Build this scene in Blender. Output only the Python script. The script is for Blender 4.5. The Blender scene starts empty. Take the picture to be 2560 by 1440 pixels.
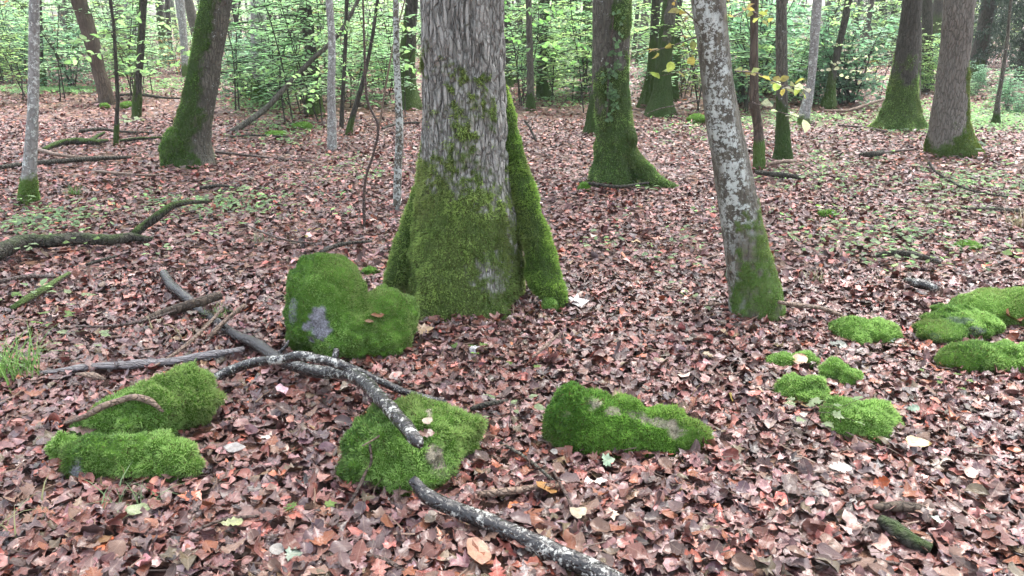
import bpy, math, random
import numpy as np
from mathutils import Vector

# ------------------------------------------------------------------ camera, sky, sun, exposure
sc = bpy.context.scene
C = sc.collection
F = 1934.0                      # focal length in photo pixels (2560 wide)
PITCH = math.radians(19.0)      # looking down
CAMH = 1.5
cd = bpy.data.cameras.new('camera'); cd.sensor_width = 36; cd.lens = F/2560*36
cd.clip_start = 0.05; cd.clip_end = 3000
cam = bpy.data.objects.new('camera', cd); C.objects.link(cam)
cam.location = (0, 0, CAMH); cam.rotation_euler = (math.pi/2-PITCH, 0, 0)
sc.camera = cam

SUN_EL, SUN_ROT = math.radians(62), math.radians(25)
w = bpy.data.worlds.new('World'); sc.world = w; w.use_nodes = True
nt = w.node_tree; nt.nodes.clear()
o_ = nt.nodes.new('ShaderNodeOutputWorld'); bg = nt.nodes.new('ShaderNodeBackground')
sk = nt.nodes.new('ShaderNodeTexSky'); sk.sky_type = 'NISHITA'; sk.sun_disc = False
sk.sun_elevation = SUN_EL; sk.sun_rotation = SUN_ROT; sk.air_density = 1.0; sk.dust_density = 4.0
hs = nt.nodes.new('ShaderNodeHueSaturation'); hs.inputs['Saturation'].default_value = 0.45   # overcast: near-white sky
nt.links.new(sk.outputs[0], hs.inputs['Color']); nt.links.new(hs.outputs[0], bg.inputs[0])
bg.inputs[1].default_value = 0.15; nt.links.new(bg.outputs[0], o_.inputs[0])
sl = bpy.data.lights.new('sun', 'SUN'); sl.energy = 1.5; sl.angle = math.radians(35); sl.color = (1, .97, .93)
so = bpy.data.objects.new('sun', sl); C.objects.link(so); so.location = (0, 0, 30)
# sky sun_rotation turns clockwise from +Y
dirv = Vector((math.sin(SUN_ROT)*math.cos(SUN_EL), math.cos(SUN_ROT)*math.cos(SUN_EL), math.sin(SUN_EL)))
so.rotation_euler = dirv.to_track_quat('Z', 'Y').to_euler()
sc.view_settings.view_transform = 'Standard'; sc.view_settings.look = 'None'
sc.view_settings.exposure = 2.25; sc.view_settings.gamma = 1; sc.view_settings.use_curve_mapping = False
cy = sc.cycles
cy.max_bounces = 4; cy.diffuse_bounces = 2; cy.glossy_bounces = 2; cy.transmission_bounces = 4; cy.volume_bounces = 0
cy.transparent_max_bounces = 4; cy.use_denoising = True; cy.caustics_reflective = False; cy.caustics_refractive = False
cy.sample_clamp_indirect = 4.0; cy.use_adaptive_sampling = True; cy.adaptive_threshold = .018

R = np.random.default_rng(7)
random.seed(7)

# ------------------------------------------------------------------ noise
def _h(ix, iy, iz, s):
    n = (ix.astype(np.int64)*374761393 + iy.astype(np.int64)*668265263 + iz.astype(np.int64)*2147483647 + s*1274126177) & 0xffffffff
    n = ((n ^ (n >> 13))*1274126177) & 0xffffffff
    n = ((n ^ (n >> 16))*2246822519) & 0xffffffff
    return ((n ^ (n >> 15)) & 0xffff)/32767.5-1.0
_RQ = [np.linalg.qr(np.random.default_rng(k).normal(0, 1, (3, 3)))[0] for k in range(16)]
def noise(P, s=0):
    P = np.asarray(P, float) @ _RQ[s % 16]; I = np.floor(P).astype(np.int64); f = P-I; f = f*f*(3-2*f)
    x, y, z = I[..., 0], I[..., 1], I[..., 2]; r = 0
    for a in (0, 1):
        for b in (0, 1):
            for c in (0, 1):
                r = r + _h(x+a, y+b, z+c, s)*(f[..., 0] if a else 1-f[..., 0])*(f[..., 1] if b else 1-f[..., 1])*(f[..., 2] if c else 1-f[..., 2])
    return r
def fbm(P, o=4, s=0):
    P = np.asarray(P, float); r = 0; a = 1.; t = 0
    for k in range(o):
        r = r+a*noise(P*2**k, s+k); t += a; a *= .5
    return r/t
def sstep(a, b, x):
    t = np.clip((x-a)/(b-a), 0, 1); return t*t*(3-2*t)

# ------------------------------------------------------------------ pixel -> place
def gh(x, y):
    x = np.asarray(x, float); y = np.asarray(y, float)
    P = np.stack([x, y, x*0], -1)
    d = np.clip((np.hypot(x, y)-3)/12, 0, 1)
    return .025*noise(P*1.3, 3)+.012*noise(P*4.1, 4)+d*.10*noise(P*.22, 5)
CP, SP = math.cos(PITCH), math.sin(PITCH)
def ray(px, py):
    u = (px-1280)/F; v = (720-py)/F
    return np.array([u, CP+v*SP, -SP+v*CP])
def at(px, py, h=0.):
    d = ray(px, py); t = 4.
    z = 0.
    for _ in range(8):
        t = (z+h-CAMH)/d[2] if d[2] < -1e-4 else 200.
        t = min(t, 200.)
        z = float(gh(d[0]*t, d[1]*t))
    return np.array([d[0]*t, d[1]*t, z+h]), t
def onY(px, py, Y):
    d = ray(px, py); t = Y/d[1]
    return np.array([d[0]*t, Y, CAMH+d[2]*t]), t
def proj(P):
    x, y, z = P[..., 0], P[..., 1], P[..., 2]-CAMH
    t = np.maximum(y*CP-z*SP, .01); v = (y*SP+z*CP)/t
    return 1280+F*x/t, 720-F*v

# ------------------------------------------------------------------ objects
def mesh_np(name, V, faces, col=None, uv=None, attrs=None, smooth=True):
    """faces: list of (n,k) int arrays"""
    if isinstance(faces, np.ndarray): faces = [faces]
    me = bpy.data.meshes.new(name)
    V = np.ascontiguousarray(V, np.float32)
    me.vertices.add(len(V)); me.vertices.foreach_set('co', V.ravel())
    li = np.concatenate([f.ravel() for f in faces]).astype(np.int32)
    ls = []; lt = []; s = 0
    for f in faces:
        n, k = f.shape; ls.append(s+np.arange(n)*k); lt.append(np.full(n, k)); s += n*k
    ls = np.concatenate(ls).astype(np.int32)
    me.loops.add(len(li)); me.loops.foreach_set('vertex_index', li)
    me.polygons.add(len(ls)); me.polygons.foreach_set('loop_start', ls)
    me.polygons.foreach_set('use_smooth', np.full(len(ls), smooth))
    if col is not None:
        a = me.color_attributes.new('Col', 'FLOAT_COLOR', 'POINT')
        c4 = np.ones((len(V), 4), np.float32); c4[:, :3] = col; a.data.foreach_set('color', c4.ravel())
    if uv is not None:
        a = me.attributes.new('leafuv', 'FLOAT_VECTOR', 'POINT')
        u3 = np.zeros((len(V), 3), np.float32); u3[:, :2] = uv; a.data.foreach_set('vector', u3.ravel())
    for k, v in (attrs or {}).items():
        a = me.attributes.new(k, 'FLOAT', 'POINT'); a.data.foreach_set('value', np.ascontiguousarray(v, np.float32))
    me.update(calc_edges=True)
    return me
def tag(o, label=None, cat=None, group=None, kind=None):
    if label: o['label'] = label
    if cat: o['category'] = cat
    if group: o['group'] = group
    if kind: o['kind'] = kind
    return o
def obj(name, me, mat=None, parent=None, loc=None):
    o = bpy.data.objects.new(name, me)
    if mat is not None and len(me.materials) == 0: me.materials.append(mat)
    C.objects.link(o)
    if parent is not None: o.parent = parent
    if loc is not None: o.location = loc
    return o
def empty(name, loc, label, cat, group=None):
    o = bpy.data.objects.new(name, None); C.objects.link(o); o.location = loc
    o.empty_display_size = .1
    return tag(o, label, cat, group)

# ------------------------------------------------------------------ materials
def newmat(name):
    m = bpy.data.materials.new(name); m.use_nodes = True
    n = m.node_tree.nodes; n.clear()
    out = n.new('ShaderNodeOutputMaterial'); b = n.new('ShaderNodeBsdfPrincipled')
    m.node_tree.links.new(b.outputs[0], out.inputs[0])
    return m, m.node_tree, b, out
def N(nt, t, **kw):
    n = nt.nodes.new(t)
    for k, v in kw.items():
        if hasattr(n, k) and k not in n.inputs.keys(): setattr(n, k, v)
        else: n.inputs[k].default_value = v
    return n
def ramp(nt, src, stops):
    r = nt.nodes.new('ShaderNodeValToRGB'); e = r.color_ramp.elements
    while len(e) < len(stops): e.new(.5)
    for i, (p, c) in enumerate(stops):
        e[i].position = p; e[i].color = (*c, 1) if len(c) == 3 else c
    nt.links.new(src, r.inputs[0]); return r.outputs[0]
def mixc(nt, f, a, b, bt='MIX'):
    m = nt.nodes.new('ShaderNodeMix'); m.data_type = 'RGBA'; m.blend_type = bt
    for i, v in ((0, f), (6, a), (7, b)):
        if isinstance(v, (int, float)): m.inputs[i].default_value = v
        elif isinstance(v, tuple): m.inputs[i].default_value = (*v, 1)
        else: nt.links.new(v, m.inputs[i])
    return m.outputs[2]
def math_(nt, op, a, b=0.):
    m = nt.nodes.new('ShaderNodeMath'); m.operation = op
    for i, v in ((0, a), (1, b)):
        if isinstance(v, (int, float)): m.inputs[i].default_value = v
        else: nt.links.new(v, m.inputs[i])
    return m.outputs[0]
def coords(nt, scale, kind='Object'):
    t = nt.nodes.new('ShaderNodeTexCoord'); m = nt.nodes.new('ShaderNodeMapping')
    m.inputs['Scale'].default_value = scale; nt.links.new(t.outputs[kind], m.inputs[0]); return m.outputs[0]
def tex(nt, co, scale=1., detail=4., rough=.6, out='Fac', dist=0.):
    n = N(nt, 'ShaderNodeTexNoise', Scale=scale, Detail=detail, Roughness=rough, Distortion=dist)
    nt.links.new(co, n.inputs['Vector']); return n.outputs[out]
def bump(nt, h, bsdf, strength=.5, dist=.01):
    b = N(nt, 'ShaderNodeBump', Strength=strength, Distance=dist)
    nt.links.new(h, b.inputs['Height']); nt.links.new(b.outputs[0], bsdf.inputs['Normal'])

def leaf_mat(name, rough=(.25, .5), transl=0., gloss=.5, vein=.5, coat=0.):
    m, nt, b, out = newmat(name)
    a = N(nt, 'ShaderNodeAttribute', attribute_name='Col')
    uvn = N(nt, 'ShaderNodeAttribute', attribute_name='leafuv')
    sep = nt.nodes.new('ShaderNodeSeparateXYZ'); nt.links.new(uvn.outputs['Vector'], sep.inputs[0])
    co = coords(nt, (1, 1, 1)); n1 = tex(nt, co, 45, 4, .65); n2 = tex(nt, co, 9, 2)
    # side veins: stripes slanting off the midrib
    aw = math_(nt, 'ABSOLUTE', sep.outputs[1])
    ph = math_(nt, 'MULTIPLY', math_(nt, 'SUBTRACT', sep.outputs[0], math_(nt, 'MULTIPLY', aw, .8)), 55.)
    st = math_(nt, 'POWER', math_(nt, 'ABSOLUTE', math_(nt, 'COSINE', ph)), 10.)
    rib = math_(nt, 'LESS_THAN', aw, .018)
    vn = math_(nt, 'MAXIMUM', math_(nt, 'MULTIPLY', st, .6), rib)
    dark = ramp(nt, n1, [(.3, (.55, .5, .5)), (.7, (1.25, 1.25, 1.25))])
    c = mixc(nt, 1., a.outputs['Color'], dark, 'MULTIPLY')
    lt = mixc(nt, .35, c, (.45, .33, .24))
    c = mixc(nt, math_(nt, 'MULTIPLY', vn, vein), c, lt)
    nt.links.new(c, b.inputs['Base Color'])
    r = nt.nodes.new('ShaderNodeMapRange'); r.inputs[3].default_value = rough[0]; r.inputs[4].default_value = rough[1]
    r.inputs[1].default_value = .3; r.inputs[2].default_value = .7
    nt.links.new(n2, r.inputs[0]); nt.links.new(r.outputs[0], b.inputs['Roughness'])
    b.inputs['Specular IOR Level'].default_value = gloss
    hh = math_(nt, 'ADD', math_(nt, 'MULTIPLY', vn, .5), math_(nt, 'ADD', n1, math_(nt, 'MULTIPLY', tex(nt, co, 150, 3, .7), .6)))
    bump(nt, hh, b, .7, .005)
    b.inputs['Coat Weight'].default_value = coat; b.inputs['Coat Roughness'].default_value = .16
    if transl:
        t = nt.nodes.new('ShaderNodeBsdfTranslucent'); nt.links.new(mixc(nt, 1., c, (1.25, 1.5, 1.1), 'MULTIPLY'), t.inputs[0])
        mx = nt.nodes.new('ShaderNodeMixShader'); mx.inputs[0].default_value = transl
        nt.links.new(b.outputs[0], mx.inputs[1]); nt.links.new(t.outputs[0], mx.inputs[2]); nt.links.new(mx.outputs[0], out.inputs[0])
    return m
M = {}
M['litter'] = leaf_mat('wet_fallen_leaf', (.24, .48), 0, .55, .6, .36)
M['litterfar'] = leaf_mat('damp_fallen_leaf', (.28, .52), 0, .5, .3, .15)
M['green'] = leaf_mat('green_leaf', (.3, .5), .55, .5, .3)

def simple_attr_mat(name, rough=.8, transl=.0, spec=.25):
    m, nt, b, out = newmat(name)
    a = N(nt, 'ShaderNodeAttribute', attribute_name='Col')
    nt.links.new(a.outputs['Color'], b.inputs['Base Color']); b.inputs['Roughness'].default_value = rough
    b.inputs['Specular IOR Level'].default_value = spec
    if transl:
        t = nt.nodes.new('ShaderNodeBsdfTranslucent'); nt.links.new(a.outputs['Color'], t.inputs[0])
        mx = nt.nodes.new('ShaderNodeMixShader'); mx.inputs[0].default_value = transl
        nt.links.new(b.outputs[0], mx.inputs[1]); nt.links.new(t.outputs[0], mx.inputs[2]); nt.links.new(mx.outputs[0], out.inputs[0])
    return m
M['moss'] = simple_attr_mat('moss_blade', .5, .5, .35)
M['grass'] = simple_attr_mat('grass_blade', .4, .3, .4)

def bark_mat(name, ridge, furrow, sc_=(38, 38, 7), lichen=0., lichen_col=(.55, .6, .56), rough=.75, moss=(.075, .150, .032), bstr=.8, dark_amt=.5, spec=.3):
    m, nt, b, out = newmat(name)
    co = coords(nt, sc_); co1 = coords(nt, (1, 1, 1))
    v = N(nt, 'ShaderNodeTexVoronoi', feature='DISTANCE_TO_EDGE', Scale=1.)
    warp = N(nt, 'ShaderNodeVectorMath', operation='ADD'); nt.links.new(co, warp.inputs[0])
    wn = tex(nt, co1, 14, 3, .6, 'Color'); nt.links.new(wn, warp.inputs[1])
    nt.links.new(warp.outputs[0], v.inputs['Vector'])
    crack = ramp(nt, v.outputs['Distance'], [(.01, (0, 0, 0)), (.17, (1, 1, 1))])
    grain = tex(nt, co1, 130, 4, .7)
    fine = tex(nt, co, 2.2, 5, .7)
    big = tex(nt, co1, 3.3, 3)
    hgt = math_(nt, 'ADD', math_(nt, 'MULTIPLY', crack, .6), math_(nt, 'ADD', math_(nt, 'MULTIPLY', fine, .4), math_(nt, 'MULTIPLY', math_(nt, 'SUBTRACT', grain, .5), .7)))
    c = mixc(nt, hgt, furrow, ridge)
    c = mixc(nt, math_(nt, 'MULTIPLY', ramp(nt, big, [(.42, (0, 0, 0)), (.62, (1, 1, 1))]), dark_amt), c, tuple(x*.45 for x in ridge))
    if lichen:
        l1 = tex(nt, co1, 17, 6, .8); l2 = tex(nt, co1, 55, 5, .75); 
        lm = ramp(nt, math_(nt, 'ADD', math_(nt, 'MULTIPLY', l1, .6), math_(nt, 'MULTIPLY', l2, .4)), [(.60-lichen*.16, (0, 0, 0)), (.64-lichen*.16, (1, 1, 1))])
        la = N(nt, 'ShaderNodeAttribute', attribute_name='lichen')
        lm = math_(nt, 'MULTIPLY', lm, la.outputs['Fac'])
        c = mixc(nt, lm, c, lichen_col); hgt = math_(nt, 'ADD', hgt, math_(nt, 'MULTIPLY', lm, .3))
    ma = N(nt, 'ShaderNodeAttribute', attribute_name='moss')
    mn = tex(nt, co1, 26, 5, .7)
    mm = ramp(nt, math_(nt, 'ADD', math_(nt, 'MULTIPLY', mn, .7), math_(nt, 'MULTIPLY', ma.outputs['Fac'], .9)), [(.56, (0, 0, 0)), (1.0, (1, 1, 1))])
    mc = mixc(nt, tex(nt, co1, 60, 4, .7), tuple(x*.35 for x in moss), tuple(x*1.7 for x in moss))
    mc = mixc(nt, math_(nt, 'MULTIPLY', tex(nt, co1, 5, 2), .8), mc, (moss[0]*1.3, moss[1]*.75, moss[2]))
    c = mixc(nt, mm, c, mc)
    nt.links.new(c, b.inputs['Base Color'])
    rr = nt.nodes.new('ShaderNodeMapRange'); rr.inputs[3].default_value = rough; rr.inputs[4].default_value = .95; nt.links.new(mm, rr.inputs[0])
    nt.links.new(rr.outputs[0], b.inputs['Roughness']); b.inputs['Specular IOR Level'].default_value = spec
    bump(nt, math_(nt, 'ADD', hgt, math_(nt, 'MULTIPLY', math_(nt, 'MULTIPLY', mm, mn), 1.5)), b, bstr, .02)
    return m
M['oak'] = bark_mat('oak_bark', (.57, .565, .515), (.080, .072, .060), (42, 42, 10), moss=(.105, .185, .045), bstr=1., dark_amt=.25)
M['oakb'] = bark_mat('brown_grey_bark', (.27, .25, .21), (.07, .062, .052), (44, 44, 9), bstr=.9, dark_amt=.3)
M['horn'] = bark_mat('lichened_bark', (.150, .140, .105), (.050, .042, .034), (26, 26, 5), lichen=.71, lichen_col=(.50, .54, .50), rough=.5, bstr=.5)
M['dark'] = bark_mat('dark_wet_bark', (.095, .090, .070), (.022, .020, .016), (30, 30, 6), bstr=1., moss=(.055, .115, .025))
M['grey'] = bark_mat('grey_bark', moss=(.045, .100, .022), ridge=(.20, .19, .15), furrow=(.045, .040, .032), sc_=(36, 36, 7), lichen=.15, bstr=1., dark_amt=.8)
M['pale'] = bark_mat('pale_bark', (.36, .36, .34), (.15, .14, .125), (22, 22, 12), lichen=.45, lichen_col=(.6, .64, .6), bstr=.4)
M['dead'] = bark_mat('dead_wood', (.16, .12, .088), (.035, .029, .024), (30, 30, 4), dark_amt=.9)
M['wetstick'] = bark_mat('wet_black_branch', (.024, .021, .021), (.012, .011, .011), (30, 30, 30), lichen=.47, lichen_col=(.44, .44, .40), rough=.16, bstr=.35, spec=.6, dark_amt=.2)
M['brownstick'] = bark_mat('brown_twig', (.13, .085, .065), (.045, .03, .026), (40, 40, 40), rough=.45, spec=.5)
M['tanstick'] = bark_mat('tan_stick', (.34, .24, .175), (.12, .08, .06), (40, 40, 40), rough=.5, spec=.4)
M['greystick'] = bark_mat('weathered_wood', (.30, .28, .285), (.10, .09, .09), (12, 60, 60), rough=.45, spec=.5)

def stone_mat():
    m, nt, b, out = newmat('mossy_stone')
    co = coords(nt, (1, 1, 1)); a = N(nt, 'ShaderNodeAttribute', attribute_name='moss')
    pale = N(nt, 'ShaderNodeAttribute', attribute_name='pale')
    n1 = tex(nt, co, 120, 6, .8); n2 = tex(nt, co, 7, 3)
    g = mixc(nt, ramp(nt, n1, [(.35, (0, 0, 0)), (.65, (1, 1, 1))]), (.06, .058, .062), (.40, .40, .44)); p = mixc(nt, ramp(nt, n1, [(.35, (0, 0, 0)), (.65, (1, 1, 1))]), (.07, .065, .04), (.46, .41, .31))
    st = mixc(nt, pale.outputs['Fac'], g, p)
    ms = mixc(nt, n2, (.060, .135, .018), (.11, .22, .034))
    mm = ramp(nt, math_(nt, 'ADD', math_(nt, 'MULTIPLY', n1, .4), a.outputs['Fac']), [(.35, (0, 0, 0)), (.95, (1, 1, 1))])
    nt.links.new(mixc(nt, mm, st, ms), b.inputs['Base Color']); b.inputs['Roughness'].default_value = .8; b.inputs['Specular IOR Level'].default_value = .12
    bump(nt, n1, b, .8, .012); return m
M['stone'] = stone_mat()

def ground_mat():
    m, nt, b, out = newmat('leaf_mould')
    co = coords(nt, (1, 1, 1))
    v = N(nt, 'ShaderNodeTexVoronoi', Scale=17., Randomness=1.); nt.links.new(co, v.inputs['Vector'])
    sepc = nt.nodes.new('ShaderNodeSeparateColor'); nt.links.new(v.outputs['Color'], sepc.inputs[0])
    c = ramp(nt, sepc.outputs[0], [(0, (.035, .02, .017)), (.3, (.11, .055, .045)), (.6, (.19, .11, .095)), (.85, (.26, .13, .08)), (1, (.34, .25, .20))])
    n1 = tex(nt, co, 40, 5, .7); n2 = tex(nt, co, .35, 3)
    c = mixc(nt, 1., c, ramp(nt, n1, [(.3, (.35, .35, .35)), (.7, (1.2, 1.2, 1.2))]), 'MULTIPLY')
    c = mixc(nt, ramp(nt, n2, [(.52, (0, 0, 0)), (.72, (.5, .5, .5))]), c, (.10, .10, .04))
    nt.links.new(c, b.inputs['Base Color']); b.inputs['Roughness'].default_value = .75; b.inputs['Specular IOR Level'].default_value = .2
    bump(nt, math_(nt, 'ADD', sepc.outputs[1], n1), b, .7, .02); return m
M['ground'] = ground_mat()

# ------------------------------------------------------------------ ground sheet
def spaced(lo, hi, fine, n1, far, n2):
    a = np.linspace(lo, hi, n1); g = np.geomspace(fine, far, n2)
    return a, g
ys = np.concatenate([-np.geomspace(1, 60, 8)[::-1], np.linspace(0, 12, 110), 12+np.geomspace(.15, 600, 90)])
xr = np.concatenate([np.linspace(0, 8, 70), 8+np.geomspace(.15, 500, 60)])
xs = np.concatenate([-xr[:0:-1], xr])
X, Y = np.meshgrid(xs, ys); Z = gh(X, Y)-.012
Vg = np.stack([X, Y, Z], -1).reshape(-1, 3)
ny, nx = X.shape; i = np.arange(ny*nx).reshape(ny, nx)
Fg = np.stack([i[:-1, :-1], i[:-1, 1:], i[1:, 1:], i[1:, :-1]], -1).reshape(-1, 4)
tag(obj('ground', mesh_np('ground', Vg, Fg), M['ground']), kind='structure')

# ------------------------------------------------------------------ tubes
def resample(P, r, step):
    P = np.asarray(P, float); r = np.asarray(r, float)
    # Catmull-Rom through the points
    Pe = np.vstack([2*P[0]-P[1], P, 2*P[-1]-P[-2]]); re_ = np.concatenate([[r[0]], r, [r[-1]]])
    oP = []; orr = []
    for k in range(1, len(Pe)-2):
        n = max(2, int(np.linalg.norm(Pe[k+1]-Pe[k])/step)+1)
        t = np.linspace(0, 1, n, endpoint=False)[:, None]
        a, b, c, d = Pe[k-1], Pe[k], Pe[k+1], Pe[k+2]
        oP.append(.5*((2*b)+(-a+c)*t+(2*a-5*b+4*c-d)*t**2+(-a+3*b-3*c+d)*t**3))
        orr.append(re_[k]*(1-t[:, 0])+re_[k+1]*t[:, 0])
    oP.append(P[-1:]); orr.append(r[-1:])
    return np.vstack(oP), np.concatenate(orr)
def tube_rings(P, r, n, horizontal=False):
    T = np.gradient(P, axis=0); T /= np.linalg.norm(T, axis=1)[:, None]+1e-9
    th = np.arange(n)/n*2*np.pi
    if horizontal:
        A = np.tile([1., 0, 0], (len(P), 1)); B = np.tile([0, 1., 0], (len(P), 1))
    else:
        up = np.array([0, 0, 1.]) if abs(T[:, 2]).max() < .9 else np.array([.3, .9, .1])
        A = np.cross(T, up); A /= np.linalg.norm(A, axis=1)[:, None]+1e-9; B = np.cross(A, T)
    D = A[:, None, :]*np.cos(th)[None, :, None]+B[:, None, :]*np.sin(th)[None, :, None]
    return P[:, None, :]+D*r[:, None, None], D, th
def tube_faces(m, n, cap=True):
    i = np.arange(m*n).reshape(m, n); j = np.roll(i, -1, 1)
    q = np.stack([i[:-1], j[:-1], j[1:], i[1:]], -1).reshape(-1, 4)
    fs = [q]
    if cap: fs += [i[-1][None, :], i[0][::-1][None, :]]
    return fs
def tube_mesh(name, P, r, n=8, step=.05, rough=0., seed=0, attrs=None, freq=20., flat=1.):
    P, r = resample(P, r, step)
    if rough:
        P = P+np.stack([noise(P*3+k*17, seed+k) for k in range(3)], -1)*rough*r.mean()*1.2
    V, D, th = tube_rings(P, r, n)
    if rough: V = V+D*(noise(V*freq, seed)*rough)[..., None]*r[:, None, None]
    if flat != 1.:
        V[..., 2] = P[:, None, 2]+(V[..., 2]-P[:, None, 2])*flat
    V = V.reshape(-1, 3); at_ = {}
    for k, v in (attrs or {}).items(): at_[k] = v(V, D.reshape(-1, 3)) if callable(v) else np.full(len(V), v)
    return mesh_np(name, V, [f[:, ::-1] for f in tube_faces(len(P), n)], attrs=at_), V, D.reshape(-1, 3)

# ------------------------------------------------------------------ leaves
def strip(st, wd):
    V = []; Fc = []
    for s, w_ in zip(st, wd): V += [(s, w_), (s, 0), (s, -w_)]
    for k in range(len(st)-1):
        a = 3*k
        for d in (0, 1): Fc += [(a+d, a+d+1, a+d+4), (a+d, a+d+4, a+d+3)]
    return np.array(V), np.array(Fc)
def fan(rad, cx=.38):
    n = len(rad); V = [(cx, 0)]; Fc = []
    for k, q in enumerate(rad):
        t = -math.pi+2*math.pi*k/n
        V.append((cx+q*math.cos(t), q*math.sin(t)))
    for k in range(n): Fc.append((0, 1+k, 1+(k+1) % n))
    return np.array(V), np.array(Fc)
TP = {
 'beech': strip([0, .12, .3, .5, .7, .88, 1], [.004, .17, .29, .32, .26, .13, .004]),
 'hornbeam': strip([0, .1, .25, .45, .65, .85, 1], [.004, .2, .27, .27, .23, .13, .004]),
 'oak': strip([0, .12, .2, .3, .4, .5, .6, .7, .8, .92, 1], [.01, .05, .13, .10, .22, .14, .29, .17, .24, .15, .03]),
 'maple': fan([.34, .16, .34, .30, .46, .27, .50, .33, .44, .62, .44, .33, .50, .27, .46, .30, .34, .16]),
 'round': strip([0, .1, .35, .65, .9, 1], [.01, .24, .40, .38, .2, .02]),
 'mid': strip([0, .3, .7, 1], [.01, .28, .25, .01]),
 'midoak': strip([0, .25, .45, .7, 1], [.02, .2, .13, .28, .06]),
 'hex': (np.array([(0, 0), (.28, .24), (.7, .2), (1, 0), (.7, -.2), (.28, -.24)]), np.array([(0, 3, 2), (0, 2, 1), (0, 4, 3), (0, 5, 4)])),
 'dia': (np.array([(0, 0), (.45, .3), (1, 0), (.45, -.3)]), np.array([(0, 2, 1), (0, 3, 2)])),
 'ivy': fan([.30, .2, .38, .36, .5, .34, .44, .7, .44, .34, .5, .36, .38, .2], .35),
}
def rotm(yaw, tilt, tdir, roll=None):
    """local leaf frame: yaw about z, then tilt about a horizontal axis"""
    n = len(yaw); cy_, sy = np.cos(yaw), np.sin(yaw); z = np.zeros(n); o = np.ones(n)
    Rz = np.stack([np.stack([cy_, -sy, z], -1), np.stack([sy, cy_, z], -1), np.stack([z, z, o], -1)], 1)
    ax, ay = np.cos(tdir), np.sin(tdir); c, s = np.cos(tilt), np.sin(tilt)
    Rt = np.stack([np.stack([c+ax*ax*(1-c), ax*ay*(1-c), ay*s], -1),
                   np.stack([ax*ay*(1-c), c+ay*ay*(1-c), -ax*s], -1),
                   np.stack([-ay*s, ax*s, c], -1)], 1)
    return Rt @ Rz
def place(tp, pos, Rm, size, col, k1=0., k2=0., k3=0., rip=0., rng=R, center=True):
    V2, Fc = TP[tp]; n = len(pos); m = len(V2)
    f = lambda k: np.broadcast_to(np.asarray(k, float), (n,))[:, None]
    s = V2[None, :, 0]; w_ = V2[None, :, 1]
    if rip is not 0.:
        jit = 1+rng.normal(0, .09, (n, m)); w_ = w_*jit; s = s+rng.normal(0, .010, (n, m))
    s0 = s-.5 if center else s
    ph = rng.uniform(0, 6.3, (n, 1))
    z = f(k1)*(s-.5)**2+f(k2)*np.abs(w_)+f(k3)*w_*(s-.5)+f(rip)*np.sin(9*s+ph+4*np.sign(w_))*np.abs(w_)*1.6
    if rip is not 0.: z = z+rng.normal(0, .022, z.shape)
    L = np.stack([s0+0*z, w_+0*z, z], -1)*np.asarray(size)[:, None, None]
    W = np.einsum('nij,nmj->nmi', Rm, L)+pos[:, None, :]
    Fo = (Fc[None]+(np.arange(n)*m)[:, None, None]).reshape(-1, 3)
    uv = np.tile(V2[None], (n, 1, 1))
    cc = np.repeat(col[:, None, :], m, 1)
    return W.reshape(-1, 3), Fo, cc.reshape(-1, 3), uv.reshape(-1, 2)
def join(parts):
    V = []; Fo = []; Cc = []; U = []; b = 0
    for v, f, c, u in parts:
        V.append(v); Fo.append(f+b); Cc.append(c); U.append(u); b += len(v)
    return np.concatenate(V), np.concatenate(Fo), np.concatenate(Cc), np.concatenate(U)
PAL = np.array([(.215, .058, .036), (.170, .064, .044), (.080, .028, .024), (.270, .122, .080), (.190, .092, .074), (.220, .118, .098),
                (.300, .088, .032), (.140, .095, .042), (.44, .33, .25), (.105, .055, .056), (.29, .160, .125), (.22, .078, .048)])
PW = np.array([.15, .14, .07, .10, .14, .10, .05, .04, .02, .08, .06, .05]); PW = PW/PW.sum()
def leafcols(n, rng=R, sat=1.):
    c = PAL[rng.choice(len(PAL), n, p=PW)]
    return np.clip(c*np.array([1., .94, 1.08])*rng.lognormal(-.26, .52, (n, 1))*rng.normal(1, .06, (n, 3)), .01, .8)

STONE_FOOT = []   # (x, y, a, b) ellipses that the litter keeps clear of
TRUNK_FOOT = []

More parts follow.
